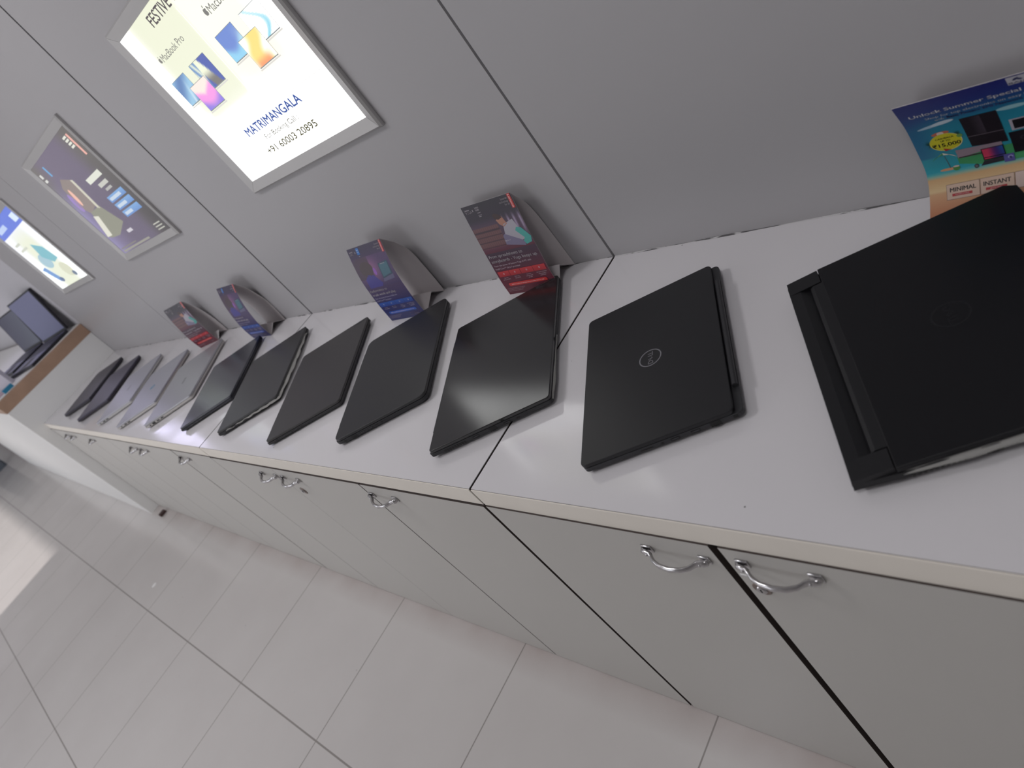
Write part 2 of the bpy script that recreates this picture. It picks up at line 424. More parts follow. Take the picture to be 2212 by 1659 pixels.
def handle(parent, x, zh=0.722):
    bm = bmesh.new()
    ys = lambda y: y
    path = [(-0.052, -0.002, 0.001), (-0.049, -0.0065, 0.0005), (-0.044, -0.0075, 0), (-0.037, -0.009, 0), (-0.032, -0.0135, -0.0005), (-0.027, -0.0175, -0.001), (-0.016, -0.0220, -0.0015), (0, -0.0238, -0.002),
            (0.016, -0.0220, -0.0015), (0.027, -0.0175, -0.001), (0.032, -0.0135, -0.0005), (0.037, -0.009, 0), (0.044, -0.0075, 0), (0.049, -0.0065, 0.0005), (0.052, -0.002, 0.001)]
    rad = [(0.002, 0.004), (0.0035, 0.0055), (0.004, 0.006), (0.003, 0.0055), (0.0025, 0.0045), (0.0029, 0.0044), (0.0031, 0.0046), (0.0033, 0.0048)]
    rad = rad + rad[-2::-1]
    tube(bm, path, rad, 12)
    for s in (-1, 1):
        box(bm, s * 0.045 - 0.0085, s * 0.045 + 0.0085, -0.003, 0.0002, -0.0075, 0.0075, bev=0.0012)
        bmesh.ops.create_uvsphere(bm, u_segments=12, v_segments=8, radius=0.0032, matrix=Matrix.Translation((s * 0.0415, -0.0095, 0.0)))
    o = finish(bm, 'handle', M['chrome'], parent, smooth=True, loc=(x, YD, zh)); o['label'] = 'chrome bow handle'
    return o

def lock(parent, x, z):
    bm = bmesh.new()
    def disc(r0, r1, y0, y1, n=28):
        rings = []
        for (r, y) in ((r0, YD + 0.001), (r0, y0), (r1, y1)):
            rings.append([bm.verts.new((x + r * math.cos(k * 2 * PI / n), y, z + r * math.sin(k * 2 * PI / n))) for k in range(n)])
        for A, B in zip(rings[:-1], rings[1:]):
            for k in range(n): bm.faces.new((A[k], A[(k + 1) % n], B[(k + 1) % n], B[k]))
        bm.faces.new(rings[-1])
    disc(0.0125, 0.0115, YD - 0.001, YD - 0.0018)
    o = finish(bm, 'lock', M['brass'], parent)
    bm = bmesh.new(); disc(0.0075, 0.0065, YD - 0.0024, YD - 0.0040); finish(bm, 'lock_cylinder', M['chrome'], o)
    bm = bmesh.new(); box(bm, x - 0.0008, x + 0.0008, YD - 0.0045, YD - 0.003, z - 0.003, z + 0.003); finish(bm, 'keyhole', M['port'], o)

cab_lab = ['light grey three door base cabinet nearest the camera, with a round lock beside its handle', 'light grey three door base cabinet, second from the camera, with close paired handles',
           'light grey three door base cabinet, third from the camera, under the silver laptop', 'light grey three door base cabinet at the far end, against the tall counter']
# gaps between doors: x and half width
for si, ((a, b), lab) in enumerate(zip(SECT, cab_lab)):
    t = empty('base_cabinet', (0, 0, 0), lab, 'cabinet', None)
    w3 = (b - a) / 3
    d1, d2 = a + w3, a + 2 * w3
    if si == 0: d1 = 0.434
    if si == 1: d1, d2 = -0.862, -0.416
    if si == 2: d2 = -1.682
    ga = {0: 0.0050, 1: 0.0014, 2: 0.0016, 3: 0.0016}[si]; gb = {0: 0.002, 1: 0.0042, 2: 0.0014, 3: 0.0016}[si]
    g1 = {0: 0.0068, 1: 0.0005, 2: 0.0012, 3: 0.0016}[si]; g2 = {0: 0.002, 1: 0.0022, 2: 0.0042, 3: 0.0016}[si]
    bx1 = b - 0.001
    boxobj('carcass', (a + 0.001, bx1, YD + 0.019, W - 0.002, 0.0, ZS - 0.0005), M['core'], t)
    zt = ZS - (0.0035 if si == 1 else 0.0007)
    for (x0, x1, hx, lk) in ((a + ga, d1 - g1, -1, 0), (d1 + g1, d2 - g2, 1, 1), (d2 + g2, b - gb, 1, 0)):
        bm = bmesh.new(); box(bm, x0, x1, YD, YD + 0.018, 0.002, zt)
        bm.faces.ensure_lookup_table()
        for f_ in bm.faces:
            if abs(f_.calc_center_median().y - YD) > 1e-4: f_.material_index = 1
        d = finish(bm, 'door', [M['door'], M['core']], t)
        if hx < 0: hp = d1 - 0.073
        else: hp = x0 + 0.073 if lk else x0 + 0.068
        if si == 0: hp = {0: 0.361}.get(0) if hx < 0 else (0.508 if lk else x0 + 0.07)
        if si == 1: hp = -0.928 if hx < 0 else (-0.795 if lk else -0.357)
        handle(d, hp, 0.731 if (si == 0 and lk) else 0.722)
        if lk and si < 2: lock(d, 0.4615 if si == 0 else -0.812, 0.671 if si == 0 else 0.667)
        if lk and si == 0:
            bm = bmesh.new(); box(bm, 0.445, 0.462, YD - 0.0012, YD, 0.6985, 0.7015, bev=0.0004); finish(bm, 'strike_plate', M['white_spot'], d)

# ------------------------------------------------------------------ taller counter at the far end
t = empty('tall_counter', (X_END, 0, 0), 'taller white counter with a brown wooden rim at the far end of the worktops', 'counter')
xe0, xe1, yf, zt = -8.6 - X_END, 0.0, -0.065, 1.04
boxobj('body', (xe0, xe1, yf, W - 0.001, 0.0, 0.965), M['white_front'], t)
boxobj('wooden_rim', (xe0, xe1 + 0.004, yf - 0.004, W - 0.001, 0.965, 1.036), M['wood'], t, bev=0.002)
bm = bmesh.new(); box(bm, xe0, xe1 - 0.03, yf + 0.02, W - 0.001, 1.0361, 1.04, bev=0.0008); finish(bm, 'counter_top', M['white_front'], t)
bm = bmesh.new(); box(bm, -3.735, -3.695, -0.062, -0.020, 0.0, 0.016, bev=0.003)
tag(finish(bm, 'wooden_block', M['brown_block']), 'small dark brown block on the floor at the foot of the far cabinet', 'block')
bm = bmesh.new(); prism(bm, [(0.014 * math.cos(2 * PI * k / 28), 0.014 * math.sin(2 * PI * k / 28)) for k in range(28)], 0.0, 0.0008)  # white disc painted in place of a lamp's reflection in the floor
o = finish(bm, 'painted_glint', M['white_spot'], loc=(-3.08, -0.385, 0.0002)); tag(o, 'small round white disc standing in for a lamp reflection on the floor tiles', 'white_spot')

# ------------------------------------------------------------------ laptops
def lap_mats(name, lid, base, rough, coat=0.0, coat_rough=0.1, metal=0.0, spec=0.5):
    return (mat(name + '_lid', lid, rough, coat=coat, coat_rough=coat_rough, metal=metal, spec=spec, bump=(1500, 0.03)), mat(name + '_base', base, 0.5, metal=metal * 0.5))

class Flat(Print): pass

def lid_print(parent, name, pr, ztop, m):
    return pr.build(name, m, parent, lambda s, t_, h: Vector((s, t_, ztop + h)), gap=0.00008)

PORT_Z = 0.009
def ports(base, spec, hy, zc):
    """spec: list of (kind, x centre) along the short side facing the room (-y)"""
    for kind, x in spec:
        bm = bmesh.new(); y = -hy
        dims = {'usb_port': (0.0065, 0.0024), 'hdmi_port': (0.0072, 0.0022), 'network_port': (0.0075, 0.0038), 'usb_c_port': (0.0042, 0.0013), 'power_jack': (0.003, 0.003),
                'audio_jack': (0.0022, 0.0022), 'card_slot': (0.009, 0.0008), 'security_slot': (0.0032, 0.0022)}[kind]
        if kind in ('audio_jack', 'power_jack', 'usb_c_port'):
            n = 14; A = [bm.verts.new((x + dims[0] * math.cos(k * 2 * PI / n), y - 0.0004, zc + dims[1] * math.sin(k * 2 * PI / n))) for k in range(n)]
            B = [bm.verts.new((v.co.x, y + 0.003, v.co.z)) for v in A]
            bm.faces.new(A); bm.faces.new(B)
            for k in range(n): bm.faces.new((A[k], A[(k + 1) % n], B[(k + 1) % n], B[k]))
        else:
            box(bm, x - dims[0], x + dims[0], y - 0.0004, y + 0.003, zc - dims[1], zc + dims[1], mi=0)
            if kind in ('usb_port', 'hdmi_port'):
                box(bm, x - dims[0] * 0.75, x + dims[0] * 0.75, y - 0.0006, y + 0.002, zc - dims[1] * 0.1, zc + dims[1] * 0.45, mi=1)
            if kind == 'network_port':
                box(bm, x - dims[0] * 0.4, x + dims[0] * 0.4, y - 0.0006, y + 0.002, zc - dims[1] * 1.15, zc - dims[1] * 0.6, mi=0)
        finish(bm, kind, [M['port'], M['port_metal']], base)

def vents(base, x0, x1, n, hy, zc, hz=0.0026, side='-y', hx=0.0):
    bm = bmesh.new()
    for k in range(n):
        x = x0 + (x1 - x0) * (k + 0.5) / n; w = abs(x1 - x0) / n * 0.30
        if side == '-y': box(bm, x - w, x + w, -hy - 0.0004, -hy + 0.003, zc - hz, zc + hz)
        else: box(bm, hx - 0.003, hx + 0.0004, x - w, x + w, zc - hz, zc + hz)
    finish(bm, 'vent_slots', M['port'], base)

def laptop(label, c, ang, d, w, mats, hinge, th=0.020, lid_h=0.0062, r=0.010, rh=None, portspec=(), vent=None, logo=None, cb=0.006, foot=0.0018, inset=0.0035):
    """d short side (local x), w long side (local y); hinge = -1 / +1: local x side of the hinge"""
    t = empty('laptop', (c[0], c[1], H), label, 'laptop', None, rotz=math.radians(ang))
    ml, mb = mats
    hx, hy = d / 2, w / 2
    zb0, zb1 = foot, th - lid_h - 0.0008
    bm = bmesh.new(); prism(bm, rrect(-hx, hx, -hy, hy, r), zb0, zb1, ct=0.0008, cb=cb, cbz=(zb1 - zb0) * 0.45)
    base = finish(bm, 'base', mb, t)
    lx0, lx1 = (-hx + inset, hx) if hinge < 0 else (-hx, hx - inset)
    bm = bmesh.new(); prism(bm, rrect(lx0, lx1, -hy, hy, r), th - lid_h, th, ct=0.0012, cb=0.0006)
    lid = finish(bm, 'lid', ml, t)
    # rubber feet strips
    for s in (-1, 1):
        bm = bmesh.new(); box(bm, s * (hx - 0.03) - 0.004, s * (hx - 0.03) + 0.004, -hy + 0.03, hy - 0.03, 0.0, foot + 0.001, bev=0.0006); finish(bm, 'rubber_foot', M['rubber'], base)
    # hinge barrel
    bm = bmesh.new()
    tube(bm, [(hinge * (hx - 0.0045), -hy * 0.72, (zb1 + th) / 2 - 0.0005), (hinge * (hx - 0.0045), hy * 0.72, (zb1 + th) / 2 - 0.0005)], [0.0040, 0.0040], 10)
    finish(bm, 'hinge', mb, t)
    ports(base, portspec, hy, (zb0 + zb1) / 2 + 0.0018)
    if vent: vents(base, *vent, hy, (zb0 + zb1) / 2 + 0.0012)
    if logo: logo(lid, t, lx0, lx1, hy, th)
    return t

def tab_logo(lid, t, lx0, lx1, hy, th):
    """small rectangular name plate at the far corner: reads along +x"""
    p = Print(); x1 = lx1 - 0.006; y1 = hy - 0.004
    c = (88, 86, 92); dk = (34, 33, 37)
    p.rect(x1 - 0.044, y1 - 0.0092, x1, y1, c, 0); p.rect(x1 - 0.0434, y1 - 0.0086, x1 - 0.0006, y1 - 0.0006, dk, 1)
    p.text('Lenovo', x1 - 0.022, y1 - 0.0072, 0.0052, (120, 118, 122), 2, bold=0.01, align='c')
    lid_print(lid, 'name_plate', p, th, M['print'])

def round_dell(size, ring, mat_, dirv, upv, cxy):
    """ring with the four letters, E tilted; dirv reading direction, upv letter up"""
    def f(lid, t, lx0, lx1, hy, th):
        p = Print(); n = 48; R = size
        def P(a, b): return (cxy[0] + dirv[0] * a + upv[0] * b, cxy[1] + dirv[1] * a + upv[1] * b)
        for k in range(n):
            a0 = 2 * PI * k / n; a1 = 2 * PI * (k + 1) / n; ri = R * 0.90
            p.poly([P(R * math.cos(a0), R * math.sin(a0)), P(R * math.cos(a1), R * math.sin(a1)), P(ri * math.cos(a1), ri * math.sin(a1)), P(ri * math.cos(a0), ri * math.sin(a0))], ring, 1)
        for ch, a, ang in (('D', -0.74, 0), ('E', -0.22, 40), ('L', 0.22, 0), ('L', 0.48, 0)):
            vs, fs, w_ = text_polys(ch, 0.0); k = (0.40 if ch == 'E' else 0.48) * R / CAP; ca, sa = math.cos(math.radians(ang)), math.sin(math.radians(ang))
            ccx, ccy = w_ / 2, CAP / 2; c = srgb(*ring); nv = []
            ox = a * R + w_ * k / 2
            for (u, v) in vs:
                u = (u - ccx) * k * 0.95; v = (v - ccy) * k
                u, v = u * ca - v * sa, u * sa + v * ca
                q = P(ox + u, v); vv = p.bm.verts.new((q[0], q[1], 0)); vv[p.L] = (*c, 1); vv[p.z] = 1; nv.append(vv)
            for fc in fs:
                try: p.bm.faces.new([nv[i] for i in fc])
                except ValueError: pass
        lid_print(lid, 'round_badge', p, th, mat_)
    return f

def small_logo(kind, color):
    def f(lid, t, lx0, lx1, hy, th):
        p = Print(); n = 24
        if kind == 'disc':
            p.ell(0, 0, 0.014, 0.014, color, 1)
            vs, fs, w_ = text_polys('hp', 0.02)
            nv = []; c = srgb(205, 205, 215)
            for (u, v) in vs:
                u = (u - w_ / 2) * 0.018; v = (v - 0.30) * 0.018
                vv = p.bm.verts.new((-v, u, 0)); vv[p.L] = (*c, 1); vv[p.z] = 2; nv.append(vv)
            for fc in fs: p.bm.faces.new([nv[i] for i in fc])
        else:
            vs, fs, w_ = text_polys(kind, 0.03); c = srgb(*color); nv = []; k = 0.018
            for (u, v) in vs:
                u = (u - w_ / 2) * k; v = (v - 0.35) * k
                vv = p.bm.verts.new((-v, u, 0)); vv[p.L] = (*c, 1); vv[p.z] = 1; nv.append(vv)
            for fc in fs: p.bm.faces.new([nv[i] for i in fc])
        lid_print(lid, 'lid_logo', p, th, M['print'])
    return f

ring_mat = print_mat('badge_silver', 0, 0.35); ring_mat.node_tree.nodes['Principled BSDF'].inputs['Metallic'].default_value = 0.5
dark_badge = print_mat('badge_dark', 0, 0.25)

BLK = lap_mats('soft_black', (0.0085, 0.0085, 0.0110), (0.030, 0.030, 0.034), 0.42, spec=0.5)
G3 = lap_mats('glossy_black', (0.010, 0.010, 0.011), (0.022, 0.022, 0.025), 0.15, spec=0.85)
G4 = lap_mats('charcoal', (0.018, 0.018, 0.020), (0.016, 0.016, 0.019), 0.38, spec=0.55)
G5 = lap_mats('warm_charcoal', (0.034, 0.031, 0.032), (0.020, 0.019, 0.021), 0.38, spec=0.6)
G6 = lap_mats('graphite', (0.036, 0.036, 0.039), (0.016, 0.015, 0.018), 0.36, spec=0.6)
G7 = lap_mats('mirror_blue', (0.020, 0.024, 0.040), (0.010, 0.011, 0.018), 0.22, spec=1.0)
S8 = lap_mats('satin_silver', (0.42, 0.42, 0.45), (0.50, 0.48, 0.46), 0.32, metal=0.5)
S9 = lap_mats('pale_silver', (0.46, 0.46, 0.52), (0.55, 0.53, 0.51), 0.34, metal=0.4)
S10 = lap_mats('cool_silver', (0.50, 0.50, 0.56), (0.56, 0.55, 0.54), 0.34, metal=0.4)
P11 = lap_mats('purple_grey', (0.10, 0.095, 0.135), (0.035, 0.028, 0.04), 0.38, metal=0.3)
P12 = lap_mats('slate', (0.065, 0.062, 0.085), (0.030, 0.026, 0.036), 0.4, metal=0.3)

LP = [('power_jack', -0.092), ('usb_port', -0.068), ('hdmi_port', -0.047), ('usb_port', -0.026), ('audio_jack', -0.008)]
lap3 = laptop('black laptop with a glossy lid and vent slots, under the spreadsheets tent card', (-0.121, 0.273), 30.3, 0.259, 0.372, G3, -1, th=0.0225, r=0.006,
       portspec=[('usb_port', -0.028), ('network_port', 0.008), ('hdmi_port', 0.038), ('usb_c_port', 0.060)], vent=(-0.100, -0.050, 9), logo=tab_logo, cb=0.010)
lap2 = laptop('matt black laptop with a silver round badge on its lid', (0.2555, 0.2545), 28.3, 0.236, 0.338, BLK, 1, th=0.0215, r=0.008,
       portspec=[('card_slot', -0.020), ('audio_jack', 0.003), ('usb_port', 0.022), ('usb_port', 0.051), ('network_port', 0.079), ('security_slot', 0.106)],
       logo=round_dell(0.0185, (150, 150, 155), ring_mat, (0, 1), (-1, 0), (-0.004, 0.002)), cb=0.006, inset=0.0105)
vents(lap2.children[0], -0.100, -0.062, 4, 0, 0.0105, 0.0020, side='x', hx=0.236 / 2 - 0.0003)
lap4 = laptop('black laptop with rounded corners, its far corner under the crush work tent card', (-0.484, 0.270), 32.0, 0.255, 0.360, G4, -1, th=0.022, r=0.016, portspec=[('power_jack', -0.100), ('network_port', -0.074), ('usb_port', -0.050), ('hdmi_port', -0.028), ('usb_c_port', -0.010), ('audio_jack', 0.004)], logo=tab_logo)
lap5 = laptop('charcoal grey laptop between the graphite laptop and the black rounded one', (-0.824, 0.249), 33.4, 0.253, 0.357, G5, -1, th=0.020, r=0.008, portspec=LP, logo=tab_logo)
lap6 = laptop('graphite laptop with a white foam sheet sticking out of it', (-1.192, 0.254), 35.4, 0.246, 0.350, G6, -1, th=0.021, r=0.008, portspec=LP, logo=tab_logo)
lap7 = laptop('dark blue mirror-like laptop right beside the nearest silver one', (-1.537, 0.252), 36.6, 0.240, 0.346, G7, -1, th=0.020, r=0.008, portspec=LP)
lap8 = laptop('silver laptop with a thick pale side, nearest of the silver ones', (-1.933, 0.258), 36.5, 0.257, 0.363, S8, -1, th=0.021, r=0.012, portspec=[('power_jack', -0.098), ('network_port', -0.078), ('usb_port', -0.056), ('usb_port', -0.034)], logo=small_logo('ASUS', (105, 105, 110)))
lap9 = laptop('silver laptop with a round blue logo', (-2.280, 0.232), 35.4, 0.244, 0.355, S9, -1, th=0.020, r=0.010, portspec=LP[:3], logo=small_logo('disc', (30, 130, 170)))
lap10 = laptop('pale silver laptop with a grey logo, next to the purple-grey one', (-2.645, 0.233), 36.5, 0.235, 0.352, S10, -1, th=0.020, r=0.010, portspec=LP[:3], logo=small_logo('DELL', (120, 120, 130)))
lap11 = laptop('purple-grey laptop between a pale silver and a slate one', (-3.050, 0.243), 34.5, 0.243, 0.356, P11, -1, th=0.021, r=0.012)
lap12 = laptop('slate grey laptop furthest along the worktop', (-3.430, 0.258), 31.0, 0.235, 0.345, P12, -1, th=0.021, r=0.012)

# --- the big black laptop with the rear shelf, at the right
ang1 = 29.3
# rear far corner of the top at (0.425, 0.383)
d1_, w1_ = 0.285, 0.368
ca, sa = math.cos(math.radians(ang1)), math.sin(math.radians(ang1))
cx1 = 0.4245 + ca * d1_ / 2 + sa * w1_ / 2; cy1 = 0.3790 + sa * d1_ / 2 - ca * w1_ / 2
G15L, G15B = lap_mats('deep_black', (0.0045, 0.0045, 0.0065), (0.005, 0.005, 0.0070), 0.45, spec=0.35)
t = empty('laptop', (cx1, cy1, H), 'large black laptop with a rear shelf and black round badge, at the right edge', 'laptop', None, rotz=math.radians(ang1))
hx, hy = d1_ / 2, w1_ / 2
bm = bmesh.new()
prism(bm, [(-hx + 0.0005, -hy + 0.004), (-hx + 0.046, -hy), (hx, -hy), (hx, hy), (-hx + 0.046, hy), (-hx + 0.0005, hy - 0.004)], 0.002, 0.0185, ct=0.0006, cb=0.010, cbz=0.008)
base = finish(bm, 'base', G15B, t)
# rear block: plan outline with a trough between two raised ends
bm = bmesh.new()
e = 0.030
def wedge(y0, y1, x0, x1, zo, zi):
    vs = [bm.verts.new(p) for p in ((x0, y0, 0.0105), (x1, y0, 0.0105), (x1, y1, 0.0105), (x0, y1, 0.0105), (x0 + 0.002, y0, zo), (x1, y0, zi), (x1, y1, zi), (x0 + 0.002, y1, zo))]
    for q in ((3, 2, 1, 0), (4, 5, 6, 7), (0, 1, 5, 4), (1, 2, 6, 5), (2, 3, 7, 6), (3, 0, 4, 7)): bm.faces.new([vs[i] for i in q])
wedge(-hy + 0.003, -hy + e, -hx, -hx + 0.044, 0.0250, 0.0268)
wedge(hy - e, hy - 0.003, -hx, -hx + 0.044, 0.0250, 0.0268)
wedge(-hy + e, hy - e, -hx, -hx + 0.016, 0.0250, 0.0245)
vs = [bm.verts.new(p) for p in ((-hx + 0.016, -hy + e, 0.0245), (-hx + 0.016, hy - e, 0.0245), (-hx + 0.030, hy - e, 0.0185), (-hx + 0.030, -hy + e, 0.0185))]
bm.faces.new(vs)
finish(bm, 'rear_shelf', G15B, base)
bm = bmesh.new()
LX0 = -hx + 0.0450
prism(bm, [(LX0, -hy + 0.001), (hx - 0.012, -hy + 0.001), (hx, -hy + 0.012), (hx, hy - 0.012), (hx - 0.012, hy - 0.001), (LX0, hy - 0.001)], 0.0197, 0.0270, ct=0.0014, cb=0.0005)
lid = finish(bm, 'lid', G15L, t)
bm = bmesh.new()   # hinge barrel joined to the lid between the raised ends
pr_ = [(-hx + 0.0275, 0.0190), (-hx + 0.0290, 0.0238), (-hx + 0.0335, 0.0262), (LX0 + 0.001, 0.0266), (LX0 + 0.001, 0.0190)]
A = [bm.verts.new((x, -hy + e + 0.002, z)) for x, z in pr_]; B = [bm.verts.new((x, hy - e - 0.002, z)) for x, z in pr_]
bm.faces.new(A); bm.faces.new(list(reversed(B)))
for k in range(5): bm.faces.new((A[k], A[(k + 1) % 5], B[(k + 1) % 5], B[k]))
finish(bm, 'hinge', G15B, t)
vents(base, LX0 + 0.010, LX0 + 0.062, 10, hy, 0.0125, 0.0032)
ports(base, [('network_port', LX0 + 0.085), ('audio_jack', LX0 + 0.105), ('usb_port', LX0 + 0.128)], hy, 0.0125)
round_dell(0.0205, (16, 17, 22), dark_badge, (0, -1), (1, 0), (0.012, -0.002))(lid, t, 0, 0, hy, 0.0270)
for s in (-1, 1):
    bm = bmesh.new(); box(bm, s * (hx - 0.04) - 0.005, s * (hx - 0.04) + 0.005, -hy + 0.03, hy - 0.03, 0.0, 0.003, bev=0.0006); finish(bm, 'rubber_foot', M['rubber'], base)
G15 = (cx1, cy1, ang1, hx, hy)

# --- foam sheets sticking out between lid and base
def foam(label, c, ang, pts, z, amp=0.0015):
    """pts: list of (x_in, y_in, x_out, y_out) in laptop-local coordinates"""
    bm = bmesh.new(); rows = []
    for i, (xi, yi, xo, yo) in enumerate(pts):
        dz = amp * math.sin(i * 1.7); r = []
        for k in range(4):
            f = k / 3; r.append(bm.verts.new((xi + (xo - xi) * f, yi + (yo - yi) * f, z - 0.0035 * f * f + dz * f)))
        rows.append(r)
    for a, b in zip(rows[:-1], rows[1:]):
        for k in range(3): bm.faces.new((a[k], b[k], b[k + 1], a[k + 1]))
    ext = bmesh.ops.solidify(bm, geom=list(bm.faces), thickness=0.0005)
    o = finish(bm, 'foam_sheet', M['foam'], smooth=True, loc=(c[0], c[1], H), rotz=math.radians(ang))
    return tag(o, label, 'foam sheet')
a6 = 0.246 / 2; b6 = 0.350 / 2
edge = [(-a6 + 0.035 + k * 0.0095, -b6 + 0.004, -a6 + 0.035 + k * 0.0095, -b6 - 0.0015 - 0.0075 * max(0, (k - 6) / 14) - 0.0012 * math.sin(k * 1.3)) for k in range(21)]
edge += [(a6 - 0.004, -b6 + 0.004, a6 + 0.005, -b6 - 0.001)]
edge += [(a6 - 0.004, -b6 + 0.012 + k * 0.018, a6 + 0.0075 + 0.0055 * math.sin(k * 0.22) + 0.0012 * math.sin(k * 1.9), -b6 + 0.012 + k * 0.018) for k in range(18)]
foam('white foam sheet sticking out of the graphite laptop', (-1.192, 0.254), 35.4, edge, 0.0144)
a3 = 0.259 / 2; b3 = 0.372 / 2
foam('thin white foam sheet edge sticking out of the glossy black laptop', (-0.121, 0.273), 30.3,
     [(a3 - 0.006, -b3 + 0.006 + k * 0.016, a3 + 0.0016 + 0.0022 * math.exp(-((k - 3) / 2.5) ** 2), -b3 + 0.004 + k * 0.016) for k in range(12)], 0.0152, 0.0006)
foam('grey-white foam sheet strip under the lid of the large black laptop', (cx1, cy1), ang1,
     [(LX0 + 0.006 + k * 0.012, -hy + 0.004, LX0 + 0.004 + k * 0.012, -hy - 0.0002 - 0.0045 * min(1, k / 4) - 0.0008 * math.sin(k * 1.6)) for k in range(17)], 0.0192, 0.0006)

# ------------------------------------------------------------------ tent cards
def profile_fn(prof):
    """arc-length parametrised smooth curve through (y, z) points; returns f(t) -> (y, z), normal"""
    P = [Vector(p) for p in prof]
    def cr(p0, p1, p2, p3, t):
        return 0.5 * ((2 * p1) + (-p0 + p2) * t + (2 * p0 - 5 * p1 + 4 * p2 - p3) * t * t + (-p0 + 3 * p1 - 3 * p2 + p3) * t ** 3)
    S = []
    for i in range(len(P) - 1):
        p0 = P[i - 1] if i > 0 else P[0] * 2 - P[1]; p3 = P[i + 2] if i + 2 < len(P) else P[-1] * 2 - P[-2]
        for k in range(12): S.append(cr(p0, P[i], P[i + 1], p3, k / 12))
    S.append(P[-1]); acc = [0.0]
    for a, b in zip(S[:-1], S[1:]): acc.append(acc[-1] + (b - a).length)
    tot = acc[-1]
    def f(t):
        t = max(0.0, min(1.0, t)) * tot
        for i in range(len(S) - 1):
            if acc[i + 1] >= t or i == len(S) - 2:
                u = (t - acc[i]) / max(1e-9, acc[i + 1] - acc[i]); p = S[i].lerp(S[i + 1], u); d = (S[i + 1] - S[i]).normalized(); return p, Vector((-d.y, d.x))
    return f, tot

def sheet(bm, fn, x0, x1, n, th, outsign, mi=0, skew=0.0):
    """paper sheet extruded along x between x0 and x1"""
    ra, rb = [], []
    for i in range(n + 1):
        p, nn = fn(i / n)
        o_ = nn * th * outsign
        ra.append((bm.verts.new((x0, p.x, p.y)), bm.verts.new((x1, p.x + skew, p.y))))
        rb.append((bm.verts.new((x0, p.x + o_.x, p.y + o_.y)), bm.verts.new((x1, p.x + o_.x + skew, p.y + o_.y))))
    for i in range(n):
        bm.faces.new((ra[i][0], ra[i][1], ra[i + 1][1], ra[i + 1][0])); bm.faces.new((rb[i][0], rb[i + 1][0], rb[i + 1][1], rb[i][1]))
        bm.faces.new((ra[i][0], ra[i + 1][0], rb[i + 1][0], rb[i][0])); bm.faces.new((ra[i][1], rb[i][1], rb[i + 1][1], ra[i + 1][1]))
    bm.faces.new((ra[0][0], rb[0][0], rb[0][1], ra[0][1])); bm.faces.new((ra[n][0], ra[n][1], rb[n][1], rb[n][0]))

def tent(label, group, x0, w, front, back, notch, art, skew=0.0, cuts=24):
    t = empty('tent_card', (x0, 0, H), label, 'tent card', group)
    f, hf = profile_fn(front); b, hb = profile_fn(back)
    bm = bmesh.new(); sheet(bm, f, 0, w, 30, 0.0004, -1, skew=skew); finish(bm, 'front_panel', M['paper'], t)
    bm = bmesh.new(); sheet(bm, b, 0, w, 30, 0.0004, -1, skew=skew); finish(bm, 'back_panel', M['paper'], t)
    bm = bmesh.new()
    g1, _ = profile_fn([back[-1], notch]); g2, _ = profile_fn([notch, front[0]])
    sheet(bm, g1, 0, w, 2, 0.0004, 1, skew=skew); sheet(bm, g2, 0, w, 2, 0.0004, 1, skew=skew); finish(bm, 'base_fold', M['paper'], t)
    p = Print(); art(p, w, hf)
    def fn(s, tt, h):
        q, nn = f(tt / hf); q = q + nn * (h + 0.00005)
        return Vector((s, q.x + skew * s / w, q.y))
    p.build('printed_advert', M['print'], t, fn, cuts=[hf * k / cuts for k in range(1, cuts)])
    return t

def smooth(e0, e1, x):
    t = max(0, min(1, (x - e0) / (e1 - e0))); return t * t * (3 - 2 * t)

